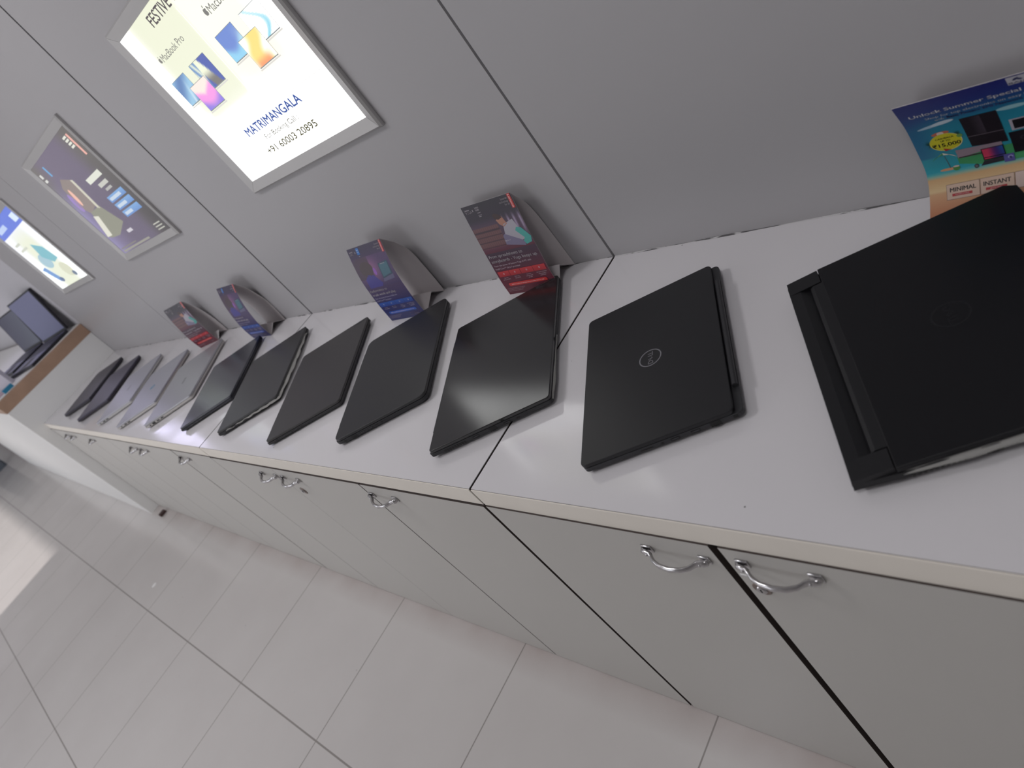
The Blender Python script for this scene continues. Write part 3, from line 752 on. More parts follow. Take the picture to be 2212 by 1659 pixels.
def tent_art(kind):
    def art(p, w, h):
        red = kind == 'red'
        kx = w / 0.155; kh = h / 0.217
        X = lambda v: v * kx
        Y = lambda v: v * kh
        def bg(u, v):
            if red:
                c = lerp((96, 18, 44), (52, 36, 60), smooth(0.12, 0.6, v)); c = lerp(c, (38, 32, 46), smooth(0.75, 1.0, v))
            else:
                c = lerp((34, 40, 104), (66, 44, 92), smooth(0.10, 0.5, v)); c = lerp(c, (52, 42, 72), smooth(0.75, 1.0, v))
            return c
        p.grid(0, 0, w, h, 6, 24, bg, 0)
        rnd = random.Random(3)
        t0, t1 = 0.105, 0.188
        def pic(u, v):
            # interior with bookshelves / a dim bedroom with monitors: purple haze
            if red:
                c = lerp((92, 60, 82), (70, 54, 78), v)
                if u < 0.52 and 0.12 < v < 0.72:
                    sh = (v * 7.0) % 1; c = lerp((118, 78, 80), (62, 38, 52), 1 if sh < 0.22 else 0.35 * (0.5 + 0.5 * math.sin(u * 150 + int(v * 7) * 3)))
                if u > 0.66 and v > 0.25:
                    c = lerp(c, (190, 176, 205), max(0, math.sin(u * 60)) * 0.8 * smooth(0.2, 0.6, v))
                if v < 0.2: c = lerp((92, 22, 48), c, v / 0.2)
                if v > 0.75: c = lerp(c, (44, 35, 52), smooth(0.72, 0.98, v))
            else:
                d = math.hypot(u - 0.35, (v - 0.6) * 0.8); c = lerp((150, 96, 140), (74, 50, 98), smooth(0.0, 0.5, d))
                if u < 0.45 and v > 0.30: c = lerp(c, (66, 48, 66), 0.8 * smooth(0.42, 0.25, math.hypot(u - 0.25, (v - 0.6) * 0.7)))
                if v < 0.2: c = lerp((62, 44, 96), c, v / 0.2)
            return c
        p.grid(0, Y(t0), w, Y(t1), 60, 40, pic, 1)
        Z = lambda u, v: (X(0.155 * u), Y(t0 + (t1 - t0) * v))
        if red:   # a person in a white vest with a turquoise sleeve holding a laptop
            p.poly([Z(*q) for q in ((0.53, 0.80), (0.60, 0.90), (0.66, 0.86), (0.70, 0.66), (0.62, 0.60), (0.56, 0.68))], (176, 124, 104), 2)
            p.poly([Z(*q) for q in ((0.52, 0.84), (0.50, 0.95), (0.55, 0.98), (0.63, 0.92), (0.66, 0.84), (0.58, 0.80))], (60, 38, 40), 3)
            p.poly([Z(*q) for q in ((0.62, 0.66), (0.82, 0.74), (0.86, 0.50), (0.88, 0.18), (0.62, 0.14), (0.56, 0.36))], (170, 166, 178), 2)
            p.poly([Z(*q) for q in ((0.82, 0.52), (0.90, 0.48), (1.00, 0.22), (0.97, 0.08), (0.86, 0.04), (0.84, 0.14), (0.88, 0.22), (0.78, 0.44))], (70, 164, 158), 4)
            p.poly([Z(*q) for q in ((0.52, 0.38), (0.56, 0.42), (0.86, 0.14), (0.84, 0.02), (0.50, 0.14))], (120, 112, 142), 3)
        else:     # a person with headphones before a screen
            p.ell(*Z(0.30, 0.62), X(0.028), Y(0.020), (70, 52, 60), 2)
            p.poly([Z(*q) for q in ((0.14, 0.30), (0.26, 0.44), (0.42, 0.40), (0.54, 0.10), (0.48, 0.0), (0.12, 0.0))], (58, 48, 140), 2)
            p.poly([Z(*q) for q in ((0.62, 0.22), (0.92, 0.30), (0.94, 0.74), (0.66, 0.70))], (40, 66, 92), 3)
            p.poly([Z(*q) for q in ((0.65, 0.27), (0.89, 0.34), (0.91, 0.70), (0.68, 0.66))], (58, 104, 122), 4)
            p.poly([Z(*q) for q in ((0.58, 0.12), (0.90, 0.16), (0.92, 0.30), (0.62, 0.22))], (96, 92, 128), 3)
            p.ell(*Z(0.50, 0.50), X(0.006), Y(0.010), (150, 90, 190), 3)
        wh = (214, 206, 214)
        # header
        p.text('Lenovo', X(0.007), Y(0.2062), 0.0036, wh, 3)
        p.text('YOGA' if red else 'LOQ', X(0.007), Y(0.1995), 0.0052, wh, 3, bold=0.01)
        p.text('X', X(0.029), Y(0.2015), 0.0048, wh, 3)
        if red:
            p.text('intel', X(0.040), Y(0.2060), 0.0052, wh, 3, bold=0.01); p.text('CORE', X(0.040), Y(0.2015), 0.0030, wh, 3)
            p.text('ULTRA 7', X(0.042), Y(0.1955), 0.0020, wh, 3); p.text('Evolution', X(0.042), Y(0.1905), 0.0020, wh, 3); p.text('Edition', X(0.042), Y(0.1875), 0.0020, wh, 3)
        else:
            p.rect(X(0.039), Y(0.1965), X(0.051), Y(0.2135), (40, 110, 190), 3); p.text('intel', X(0.0405), Y(0.2070), 0.0034, (200, 220, 240), 4); p.text('CORE', X(0.0405), Y(0.2020), 0.0022, (200, 220, 240), 4)
            p.text('Ultra', X(0.042), Y(0.1915), 0.0020, wh, 3)
        for i, s_ in enumerate(('Smarter', 'technology', 'for all')):
            vs_ = text_polys(s_)[2] * 0.0044 / CAP
            p.text(s_, X(0.1415) - vs_, Y(0.2075 - 0.0062 * i), 0.0044, wh, 3, bold=0.01)
        p.rect(X(0.1440), Y(0.1865), X(0.1525), Y(0.2165), (196, 44, 44), 3)
        p.text('Lenovo', X(0.1460), Y(0.2150), 0.0052, (238, 226, 226), 4, ang=-PI / 2, width=0.027)
        p.text('Yoga Slim 7i' if red else 'Lenovo LOQ', X(0.078 if red else 0.112), Y(0.124 if red else 0.160), 0.0026, wh, 5)
        # headline
        if red:
            p.text('From spreadsheets to', X(0.0060), Y(0.0935), 0.0072, wh, 5, width=X(0.104), bold=0.015)
            p.text('storyboards - Yoga keeps up.', X(0.0060), Y(0.0820), 0.0072, wh, 5, width=X(0.142), bold=0.015)
            p.text('That\u2019s the power of Lenovo Yoga AI PC with', X(0.0060), Y(0.0725), 0.0040, (196, 180, 190), 5, width=X(0.116))
            p.text('Intel\u00ae Core\u2122 Ultra 7 processor', X(0.0060), Y(0.0650), 0.0040, (196, 180, 190), 5, width=X(0.078))
        else:
            p.text('Performance to', X(0.0060), Y(0.0935), 0.0072, wh, 5, width=X(0.076), bold=0.015)
            p.text('crush work and play.', X(0.0060), Y(0.0820), 0.0072, wh, 5, width=X(0.104), bold=0.015)
            p.text('That\u2019s the power of Lenovo LOQ with', X(0.0060), Y(0.0725), 0.0040, (186, 180, 206), 5, width=X(0.098))
            p.text('Intel\u00ae Core\u2122 7 processor', X(0.0060), Y(0.0650), 0.0040, (186, 180, 206), 5, width=X(0.066))
        cards = [(0.0055, 0.0405), (0.0415, 0.0745), (0.0755, 0.1130), (0.1140, 0.1500)]
        caps = [('Yoga AI PC', 'starting at \u20b959,990'), ('Now in your', 'bag at 0% EMI'), ('Contact to', 'exchange old PC', 'at \u20b91,999'), ('Get 2 years of warranty', 'device protection', 'worth \u20b95,999')]
        for i, (a, b_) in enumerate(cards):
            c0, c1 = ((166, 30, 44), (196, 52, 58)) if red else ((36, 66, 150), (48, 92, 178))
            p.grad(X(a), Y(0.0470), X(b_), Y(0.0600), c0, c1, 5)
            m_ = X((a + b_) / 2)
            p.ell(m_, Y(0.0540), 0.0019, 0.0019, wh, 6, 12); p.ell(m_, Y(0.0540), 0.0012, 0.0012, c0, 7, 12)
            for k, s_ in enumerate(caps[i]): p.text(s_, m_, Y(0.0425 - 0.0040 * k), 0.0022, (206, 190, 200), 6, align='c')
        c0 = (206, 52, 52) if red else (44, 92, 186)
        p.poly([(X(0.0225) + 0.0040 * math.cos(t_), Y(0.0255) + 0.0040 * math.sin(t_)) for t_ in [PI / 2 + PI * k / 8 for k in range(9)]] +
               [(X(0.1325) + 0.0040 * math.cos(t_), Y(0.0255) + 0.0040 * math.sin(t_)) for t_ in [-PI / 2 + PI * k / 8 for k in range(9)]], c0, 5)
        p.text('Built-in accidental damage protection for the first year', X(0.0775), Y(0.0243), 0.0024, (240, 216, 216), 6, align='c', width=X(0.10))
        p.text('*Terms and conditions apply. Offer valid till stocks last.', X(0.0060), Y(0.0150), 0.0018, (190, 170, 180), 5)
        p.text('For more details visit the nearest store or call us.', X(0.0060), Y(0.0115), 0.0018, (190, 170, 180), 5)
        p.text('All images are for illustration purposes only.', X(0.0060), Y(0.0080), 0.0018, (190, 170, 180), 5)
        p.rect(X(0.098), Y(0.0075), X(0.1495), Y(0.0155), (120, 90, 104), 5); p.rect(X(0.0986), Y(0.0081), X(0.1489), Y(0.0149), (88, 20, 44) if red else (34, 40, 100), 6)
        p.text('Lenovo', X(0.1240), Y(0.0092), 0.0046, (170, 150, 160), 7, align='c', bold=0.01)
    return art

GT = 'laptop advert tent cards'
tent('dark red tent card reading From spreadsheets to storyboards', None, -0.2585, 0.154,
     [(0.487, 0.0005), (0.490, 0.038), (0.4975, 0.080), (0.507, 0.127), (0.517, 0.172), (0.526, 0.211)],
     [(0.526, 0.211), (0.542, 0.176), (0.549, 0.140), (0.5515, 0.090), (0.5525, 0.042), (0.5530, 0.0005)], (0.519, 0.031), tent_art('red'))
tent('blue-purple tent card reading Performance to crush work and play', None, -0.7060, 0.154,
     [(0.4560, 0.0005), (0.4575, 0.035), (0.4610, 0.075), (0.4700, 0.130), (0.4830, 0.172), (0.498, 0.211)],
     [(0.498, 0.211), (0.524, 0.175), (0.539, 0.135), (0.5410, 0.090), (0.5405, 0.045), (0.5390, 0.0005)], (0.508, 0.028), tent_art('blue'), skew=0.006)
tent('small purple tent card standing open behind the graphite laptop', None, -1.655, 0.156,
     [(0.4730, 0.0005), (0.4710, 0.035), (0.4735, 0.080), (0.4840, 0.135), (0.4970, 0.175), (0.5120, 0.209)],
     [(0.5120, 0.209), (0.5330, 0.170), (0.5450, 0.130), (0.5520, 0.090), (0.5525, 0.045), (0.5500, 0.0005)], (0.510, 0.026), tent_art('blue'))
tent('blurred red tent card furthest along the wall', None, -2.195, 0.146,
     [(0.4610, 0.0005), (0.4580, 0.035), (0.4580, 0.080), (0.4620, 0.130), (0.4680, 0.172), (0.4760, 0.205)],
     [(0.4760, 0.205), (0.493, 0.170), (0.504, 0.130), (0.5120, 0.090), (0.5160, 0.045), (0.5170, 0.0005)], (0.492, 0.028), tent_art('red'), skew=0.034)

def summer_art(p, w, h):
    k = h / 0.180
    def bg(u, v):
        y = v * 0.180
        if y > 0.158: c = lerp((26, 52, 132), (34, 40, 122), (y - 0.158) / 0.022)
        elif y > 0.128: c = lerp((34, 128, 156), (26, 52, 132), (y - 0.128) / 0.03)
        elif y > 0.055: c = lerp((50, 160, 176), (34, 128, 156), (y - 0.055) / 0.073)
        elif y > 0.048: c = lerp((214, 178, 132), (60, 168, 178), (y - 0.048) / 0.007)
        elif y > 0.030: c = lerp((222, 196, 150), (204, 164, 118), (y - 0.03) / 0.018)
        else: c = lerp((190, 120, 84), (206, 160, 120), y / 0.03)
        return lerp(c, (30, 50, 120), 0.35 * smooth(0.25, 0.0, u) * (1 if y > 0.08 else 0))
    p.grid(0, 0, w, h, 20, 60, bg, 0)
    S = lambda a: a + 0.0
    T = lambda z: (z + 0.013) * k       # measured heights above the worktop -> along the sheet
    wh = (226, 226, 232)
    p.ell(S(0.031), T(0.1175), 0.020, 0.0022, (170, 196, 214), 1, a=0.12); p.ell(S(0.040), T(0.1190), 0.013, 0.0028, (196, 212, 224), 2, a=0.1)
    p.ell(S(0.112), T(0.1165), 0.016, 0.003, (150, 196, 206), 1); p.ell(S(0.140), T(0.1170), 0.016, 0.003, (150, 196, 206), 1)
    p.text('Unlock Summer Special', S(0.0105), T(0.1385), 0.0060, wh, 3, width=0.1165, bold=0.03)
    p.text('Offers', S(0.1310), T(0.1385), 0.0060, wh, 3, bold=0.03)
    p.text('Shop for top electronics on easy EMIs', S(0.0255), T(0.1300), 0.0042, (206, 214, 226), 3, width=0.116, bold=0.01)
    p.text('with', S(0.0345), T(0.1243), 0.0042, (206, 214, 226), 3, bold=0.01)
    p.text('Bajaj Finserv EMI Network Card', S(0.0475), T(0.1243), 0.0042, (52, 52, 110), 3, width=0.094, bold=0.03)
    p.rect(S(0.1180), T(0.1520), S(0.1400), T(0.1650), (196, 196, 206), 2)
    p.text('BAJAJ', S(0.1190), T(0.1532), 0.0030, (40, 46, 96), 3, width=0.0200, bold=0.02)
    p.ell(S(0.1265), T(0.1605), 0.0034, 0.0016, (40, 46, 96), 3, a=0.5); p.ell(S(0.1300), T(0.1592), 0.0030, 0.0014, (40, 46, 96), 3, a=-0.4)
    # yellow cash-back disc with a beach umbrella and a slice of melon
    p.ell(S(0.033), T(0.1025), 0.0100, 0.0030, (196, 112, 88), 1, a=0.05); p.ell(S(0.033), T(0.1025), 0.0040, 0.0028, (220, 200, 190), 2)
    for a_ in range(14): p.poly([(S(0.017), T(0.088)), (S(0.017) + 0.008 * math.cos(1.6 + a_ * 0.22), T(0.088) + 0.009 * math.sin(1.6 + a_ * 0.22)), (S(0.018), T(0.0885))], (24, 84, 86), 1)
    for a_ in range(9): p.poly([(S(0.050), T(0.094)), (S(0.050) + 0.007 * math.cos(0.5 + a_ * 0.2), T(0.094) + 0.009 * math.sin(0.5 + a_ * 0.2)), (S(0.051), T(0.0945))], (30, 74, 66), 1)
    p.ell(S(0.0355), T(0.0880), 0.0182, 0.0142, (228, 224, 190), 3, 40); p.ell(S(0.0352), T(0.0883), 0.0178, 0.0138, (206, 200, 44), 4, 40)
    p.text('CASHBACK', S(0.0355), T(0.0935), 0.0026, (40, 42, 40), 5, align='c', bold=0.03, width=0.0210)
    p.text('UP TO', S(0.0355), T(0.0893), 0.0026, (40, 42, 40), 5, align='c', bold=0.03, width=0.0110)
    p.text('\u20b915,000', S(0.0352), T(0.0815), 0.0058, (34, 36, 34), 5, align='c', bold=0.04, width=0.0320)
    p.poly([(S(0.030), T(0.0790)), (S(0.0385), T(0.0752)), (S(0.031), T(0.0742))], (176, 40, 44), 6); p.ell(S(0.0520), T(0.0935), 0.0032, 0.0028, (112, 156, 84), 5)
    # striped parasol
    c0 = Vector((S(0.0265), T(0.0720)))
    for q in range(6):
        a0 = PI * 0.10 + q * PI * 0.8 / 6; a1 = a0 + PI * 0.8 / 6
        p.poly([tuple(c0), (c0.x + 0.0150 * math.cos(a1), c0.y - 0.004 - 0.0100 * (1 - math.sin(a1))), (c0.x + 0.0150 * math.cos(a0), c0.y - 0.004 - 0.0100 * (1 - math.sin(a0)))], (64, 150, 104) if q % 2 else (226, 226, 214), 3)
    p.poly([(S(0.0268), T(0.066)), (S(0.0274), T(0.066)), (S(0.0296), T(0.0470)), (S(0.0288), T(0.0470))], (90, 80, 80), 2)
    p.ell(S(0.027), T(0.0455), 0.010, 0.0018, (206, 150, 112), 2); p.ell(S(0.0360), T(0.0455), 0.0040, 0.0036, (70, 136, 70), 4); p.ell(S(0.0360), T(0.0478), 0.0036, 0.0012, (206, 190, 180), 5)
    # appliances on a green podium
    p.poly([(S(0.040), T(0.060)), (S(0.150), T(0.066)), (S(0.150), T(0.040)), (S(0.070), T(0.042)), (S(0.040), T(0.050))], (66, 150, 96), 2)
    p.poly([(S(0.060), T(0.0720)), (S(0.0975), T(0.0680)), (S(0.0965), T(0.1175)), (S(0.0580), T(0.1180))], (28, 22, 32), 3)
    p.quad([(S(0.068), T(0.0890)), (S(0.080), T(0.0885)), (S(0.079), T(0.1165)), (S(0.067), T(0.1165))], [(28, 22, 32), (62, 54, 66), (62, 54, 66), (28, 22, 32)], 4)
    p.poly([(S(0.0600), T(0.0874)), (S(0.0970), T(0.0862)), (S(0.0970), T(0.0870)), (S(0.0600), T(0.0882))], (110, 100, 110), 5)
    p.rect(S(0.1000), T(0.0490), S(0.1500), T(0.0800), (22, 20, 30), 3); p.ell(S(0.114), T(0.0690), 0.0042, 0.0030, (60, 60, 72), 4); p.ell(S(0.114), T(0.0690), 0.0032, 0.0022, (22, 20, 30), 5)
    p.rect(S(0.1045), T(0.0820), S(0.1480), T(0.0985), (176, 170, 184), 3); p.rect(S(0.1075), T(0.0840), S(0.1440), T(0.0970), (18, 17, 26), 4)
    p.poly([(S(0.0410), T(0.0585)), (S(0.0905), T(0.0640)), (S(0.0905), T(0.0700)), (S(0.0410), T(0.0715))], (150, 134, 146), 4); p.rect(S(0.0420), T(0.0580), S(0.072), T(0.0598), (70, 52, 64), 5)
    def scr(u, v): return lerp(lerp((206, 62, 96), (66, 40, 110), smooth(0.2, 0.7, u)), (36, 92, 170), smooth(0.6, 1.0, u) * (0.4 + 0.6 * v))
    p.rect(S(0.0670), T(0.0475), S(0.0910), T(0.0648), (22, 18, 26), 6); p.grid(S(0.0680), T(0.0488), S(0.0900), T(0.0638), 12, 8, scr, 7)
    p.poly([(S(0.0630), T(0.0415)), (S(0.0890), T(0.0425)), (S(0.0910), T(0.0475)), (S(0.0670), T(0.0470))], (36, 32, 42), 7)
    p.rect(S(0.0880), T(0.0400), S(0.0990), T(0.0500), (84, 82, 150), 8); p.ell(S(0.0950), T(0.0450), 0.0030, 0.0032, (150, 150, 200), 9); p.ell(S(0.0950), T(0.0450), 0.0016, 0.0018, (60, 58, 110), 10)
    p.ell(S(0.0580), T(0.0425), 0.0026, 0.0028, (40, 38, 44), 5); p.ell(S(0.0580), T(0.0425), 0.0017, 0.0019, (90, 90, 96), 6)
    p.rect(S(0.0966), T(0.0070), S(0.1340), T(0.0262), (96, 66, 70), 2); p.rect(S(0.0970), T(0.0074), S(0.1336), T(0.0258), (206, 184, 176), 3)
    # the two feature boxes
    for a, b_, big, small in ((0.0205, 0.0585, 'MINIMAL', 'PAPERWORK'), (0.0590, 0.0960, 'INSTANT', 'APPROVAL')):
        p.rect(S(a), T(0.0070), S(b_), T(0.0262), (96, 66, 70), 2); p.rect(S(a + 0.0004), T(0.0074), S(b_ - 0.0004), T(0.0258), (206, 178, 160), 3)
        m_ = (a + b_) / 2; p.text(big, S(m_), T(0.0165), 0.0055, (36, 28, 34), 4, align='c', bold=0.04, width=0.0300)
        p.rect(S(m_ - 0.0125), T(0.0108), S(m_ + 0.0105), T(0.0140), (176, 44, 50), 5); p.text(small, S(m_ - 0.001), T(0.0114), 0.0020, (226, 190, 190), 6, align='c', bold=0.01)
tent('glossy blue beach themed card reading Unlock Summer Special, behind the large black laptop', None, 0.5770, 0.158,
     [(0.503, 0.0005), (0.519, 0.014), (0.5330, 0.031), (0.5400, 0.052), (0.5360, 0.086), (0.5280, 0.127), (0.511, 0.169)],
     [(0.511, 0.169), (0.535, 0.150), (0.549, 0.110), (0.5510, 0.070), (0.5512, 0.035), (0.5515, 0.0005)], (0.540, 0.006), summer_art)

# ------------------------------------------------------------------ light boxes
def lightbox(label, x0, z0, w, h, art, m, fw=0.030, depth=0.0125, group=None):
    t = empty('light_box', (x0, W, z0), label, 'light box', group)
    yb, yf = -0.0005, -depth
    # four mitred rails with a sloping face
    def rail(A, B, C_, D_, name='frame_rail'):
        bm = bmesh.new()
        # A,B outer corners; C_,D_ inner corners (x,z)
        vo = [bm.verts.new((p[0], yb, p[1])) for p in (A, B)]; vf = [bm.verts.new((p[0], yf + 0.004, p[1])) for p in (A, B)]
        def mix(p, q, f): return (p[0] + (q[0] - p[0]) * f, p[1] + (q[1] - p[1]) * f)
        v2 = [bm.verts.new((mix(A, D_, 0.16)[0], yf, mix(A, D_, 0.16)[1])), bm.verts.new((mix(B, C_, 0.16)[0], yf, mix(B, C_, 0.16)[1]))]
        v3 = [bm.verts.new((D_[0], yf + 0.007, D_[1])), bm.verts.new((C_[0], yf + 0.007, C_[1]))]
        v4 = [bm.verts.new((D_[0], yb, D_[1])), bm.verts.new((C_[0], yb, C_[1]))]
        for p, q in ((vo, vf), (vf, v2), (v2, v3), (v3, v4), (v4, vo)): bm.faces.new((p[0], p[1], q[1], q[0]))
        bm.faces.new((vo[0], vf[0], v2[0], v3[0], v4[0])); bm.faces.new((vo[1], v4[1], v3[1], v2[1], vf[1]))
        return finish(bm, name, M['alu'], t)
    g = 0.0004
    O = [(0, 0), (w, 0), (w, h), (0, h)]; I = [(fw, fw), (w - fw, fw), (w - fw, h - fw), (fw, h - fw)]
    for i in range(4):
        j = (i + 1) % 4; dx, dz = O[j][0] - O[i][0], O[j][1] - O[i][1]; L_ = math.hypot(dx, dz); ux, uz = dx / L_ * g, dz / L_ * g
        rail((O[i][0] + ux, O[i][1] + uz), (O[j][0] - ux, O[j][1] - uz), (I[j][0] - ux, I[j][1] - uz), (I[i][0] + ux, I[i][1] + uz))
    boxobj('back_tray', (0.003, w - 0.003, -0.004, -0.0004, 0.003, h - 0.003), M['alu_dark'], t)
    p = Print(); iw, ih = w - 2 * fw, h - 2 * fw; art(p, iw, ih)
    p.build('lit_poster', m, t, lambda s, tt, hh: Vector((fw + s, yf + 0.0085 - hh, fw + tt)), gap=0.00015, hotk=HOT[m.name])
    return t

def apple(p, cx, cy, r, c, lay=3):
    pts = []
    for k in range(36):
        a = 2 * PI * k / 36; rr = 1.0 + 0.06 * math.cos(2 * a)
        x = rr * math.cos(a); y = rr * math.sin(a)
        if y > 0.7: y -= 0.22 * math.exp(-(x / 0.35) ** 2)
        if y < -0.7: y += 0.12 * math.exp(-(x / 0.3) ** 2)
        x *= 1.0 if y > -0.3 else (1.0 - 0.25 * (-0.3 - y))
        d = math.hypot(x - 1.12, y - 0.15)
        if d < 0.42: x = 1.12 - math.sqrt(max(0, 0.42 ** 2 - (y - 0.15) ** 2))
        pts.append((cx + r * 0.9 * x, cy + r * y))
    p.poly(pts, c, lay); p.ell(cx + r * 0.15, cy + r * 1.25, r * 0.38, r * 0.17, c, lay, 12, a=0.9)

def festive_art(p, w, h):
    def bg(u, v):
        c = (255, 255, 255)
        def win(a, b, x): return smooth(a, a + 0.16, x) * (1 - smooth(b - 0.16, b, x))
        f = win(0.03, 1.0, u) * smooth(0.24, 0.5, v)
        g = win(0.5, 1.1, u) * smooth(0.28, 0.36, v) * (1 - smooth(0.45, 0.8, v))
        c = lerp((255, 255, 255), (232, 235, 205), f * 0.85 * (1 - 0.35 * smooth(0.495, 0.53, u))); return lerp(c, (253, 236, 226), g * 0.6)
    p.grid(0, 0, w, h, 30, 24, bg, 0)
    ink = (96, 90, 92)
    p.text('FESTIVE OFFERS', 0.172, 0.374, 0.0250, ink, 2, width=0.262, bold=0.025)
    p.rect(0.2990, 0.122, 0.3002, 0.366, (250, 250, 225), 1)
    apple(p, 0.0855, 0.3255, 0.0068, (120, 118, 112)); p.text('MacBook Pro', 0.0960, 0.3175, 0.0165, (112, 110, 106), 2, width=0.1420)
    apple(p, 0.3790, 0.3215, 0.0085, (112, 110, 106)); p.text('MacBook Air', 0.3900, 0.3120, 0.0180, (112, 110, 106), 2, width=0.1500)
    def device(x0, y0, x1, y1, fn, lay, bez=(120, 128, 130)):
        p.rect(x0 - 0.004, y0 - 0.0045, x1 + 0.004, y0 - 0.0015, (214, 212, 205), lay)
        p.rect(x0, y0, x1, y1, bez, lay + 1); p.grid(x0 + 0.001, y0 + 0.002, x1 - 0.001, y1 - 0.001, 18, 14, fn, lay + 2)
    sw = lambda u, v, a, b, c_: 0.5 + 0.5 * math.sin(a * u + b * v + c_)
    device(0.045, 0.215, 0.128, 0.279, lambda u, v: lerp(lerp((84, 122, 178), (150, 196, 226), sw(u, v, 4, -5, 1)), (232, 244, 250), 0.8 * max(0, 1 - abs(u - 0.45 - 0.3 * v) * 9) * (1 - v)), 1)
    device(0.167, 0.212, 0.258, 0.279, lambda u, v: lerp((64, 84, 168), lerp((240, 243, 215), (112, 108, 104), smooth(0.62, 0.2, v)), smooth(0.10, 0.04, abs(u - 0.5 + 0.35 * (v - 0.5)) - 0.12)) if u > 0.3 else lerp((236, 240, 214), (84, 130, 190), sw(u, v, 26, 8, 0)), 1)
    device(0.101, 0.182, 0.192, 0.247, lambda u, v: lerp(lerp((134, 116, 222), (243, 150, 226), smooth(0.15, 0.55, v + 0.25 * math.sin(u * 3))), (252, 232, 222), smooth(0.55, 0.75, v - abs(u - 0.45) * 0.5 + 0.12)), 5)
    device(0.338, 0.219, 0.424, 0.281, lambda u, v: lerp(lerp((98, 130, 206), (140, 206, 238), smooth(0.65, 0.3, v + 0.2 * math.sin(u * 4))), (222, 238, 236), 0.8 * smooth(0.55, 1.0, u) * (1 - v)), 1)
    device(0.462, 0.215, 0.547, 0.279, lambda u, v: lerp((252, 254, 254), (120, 208, 232), max(0, 1 - abs(u - 0.45 - 0.35 * math.sin(v * 4)) * 6) * (1 - 0.5 * v)), 1)
    device(0.397, 0.183, 0.484, 0.246, lambda u, v: lerp(lerp((250, 246, 214), (250, 222, 120), smooth(0.42, 0.15, abs(u - 0.5 + 0.2 * math.sin(v * 5)))), (244, 150, 96), smooth(0.35, 0.0, v) * smooth(0.5, 0.2, abs(u - 0.4))), 5)
    p.rect(0.044, 0.1180, 0.564, 0.1190, (206, 202, 196), 2)
    p.text('MATRIMANGALA', 0.155, 0.0900, 0.0210, (70, 92, 156), 2, width=0.284, bold=0.05)
    p.text('For Booking Call :', 0.213, 0.0650, 0.0130, (92, 90, 74), 2, width=0.170, bold=0.02)
    p.text('+91 60003 20895', 0.175, 0.0335, 0.0165, (80, 78, 50), 2, width=0.250, bold=0.035)
lightbox('lit poster reading MATRIMANGALA with three overlapping screens twice, nearest light box', -0.9600, 1.2205, 0.642, 0.4700, festive_art, M['lit1'])

def player_art(p, w, h):
    sc_ = w / 0.552
    def bg(u, v):
        c = lerp((84, 80, 80), (112, 108, 104), smooth(0.3, 1.0, v) * (1 - 0.3 * u))
        c = lerp(c, (150, 142, 188), smooth(0.45, 0.0, u) * smooth(0.95, 0.45, v) * 0.85)
        c = lerp(c, (116, 104, 138), smooth(0.5, 0.2, abs(u - 0.45)) * 0.6)
        c = lerp(c, (72, 68, 70), smooth(0.75, 1.0, u) * smooth(0.5, 0.1, v))
        return c
    p.grid(0, 0, w, h, 30, 24, bg, 0)
    X = lambda a: (a - 0.012) * sc_
    Y = lambda b: b - 0.022
    p.rect(X(0.520), Y(0.335), X(0.536), Y(0.412), (236, 176, 164), 2)
    for i in range(4): p.rect(X(0.478 - 0.0), Y(0.372 + i * 0.011), X(0.512), Y(0.379 + i * 0.011), (226, 226, 214), 2)
    p.rect(X(0.118), Y(0.368), X(0.134), Y(0.408), (110, 168, 214), 2); p.rect(X(0.020), Y(0.366), X(0.050), Y(0.376), (216, 216, 212), 2); p.rect(X(0.020), Y(0.384), X(0.044), Y(0.400), (216, 216, 212), 2)
    p.rect(X(0.335), Y(0.268), X(0.492), Y(0.288), (222, 224, 212), 2); p.rect(X(0.385), Y(0.240), X(0.480), Y(0.254), (196, 196, 188), 2); p.rect(X(0.405), Y(0.222), X(0.470), Y(0.231), (176, 176, 172), 2)
    for k in range(3):
        p.grad(X(0.350), Y(0.122 + k * 0.031), X(0.522), Y(0.146 + k * 0.031), (104, 142, 200), (126, 168, 216), 2)
        p.rect(X(0.362), Y(0.128 + k * 0.031), X(0.440 + 0.02 * k), Y(0.139 + k * 0.031), (196, 210, 226), 3)
    # seated person in pale trousers with a laptop
    p.poly([(X(a), Y(b)) for a, b in ((0.155, 0.345), (0.235, 0.320), (0.225, 0.215), (0.110, 0.200), (0.070, 0.240), (0.095, 0.320))], (140, 128, 124), 3)
    p.poly([(X(a), Y(b)) for a, b in ((0.225, 0.322), (0.245, 0.316), (0.225, 0.196), (0.204, 0.204))], (206, 202, 186), 4)
    p.ell(X(0.120), Y(0.272), 0.016, 0.036, (238, 186, 168), 4, a=-0.3); p.ell(X(0.075), Y(0.258), 0.026, 0.040, (150, 128, 190), 3, a=-0.2)
    p.poly([(X(a), Y(b)) for a, b in ((0.110, 0.205), (0.232, 0.205), (0.285, 0.120), (0.150, 0.088), (0.060, 0.094), (0.022, 0.108), (0.090, 0.160))], (140, 140, 126), 4)
    p.poly([(X(a), Y(b)) for a, b in ((0.095, 0.190), (0.140, 0.180), (0.082, 0.102), (0.026, 0.104))], (220, 218, 204), 5)
    p.rect(X(0.235), Y(0.078), X(0.290), Y(0.090), (204, 200, 208), 4)
    for k in range(3): p.rect(X(0.470), Y(0.034 + k * 0.011), X(0.535), Y(0.038 + k * 0.011), (190, 190, 180), 3)
    p.rect(X(0.030), Y(0.026), X(0.350), Y(0.034), (150, 148, 138), 3); p.rect(X(0.030), Y(0.040), X(0.220), Y(0.045), (128, 124, 120), 3)
lightbox('dim blurred poster of a seated person beside three blue boxes, middle light box', -2.2320, 1.2205, 0.642, 0.4700, player_art, M['lit2'])

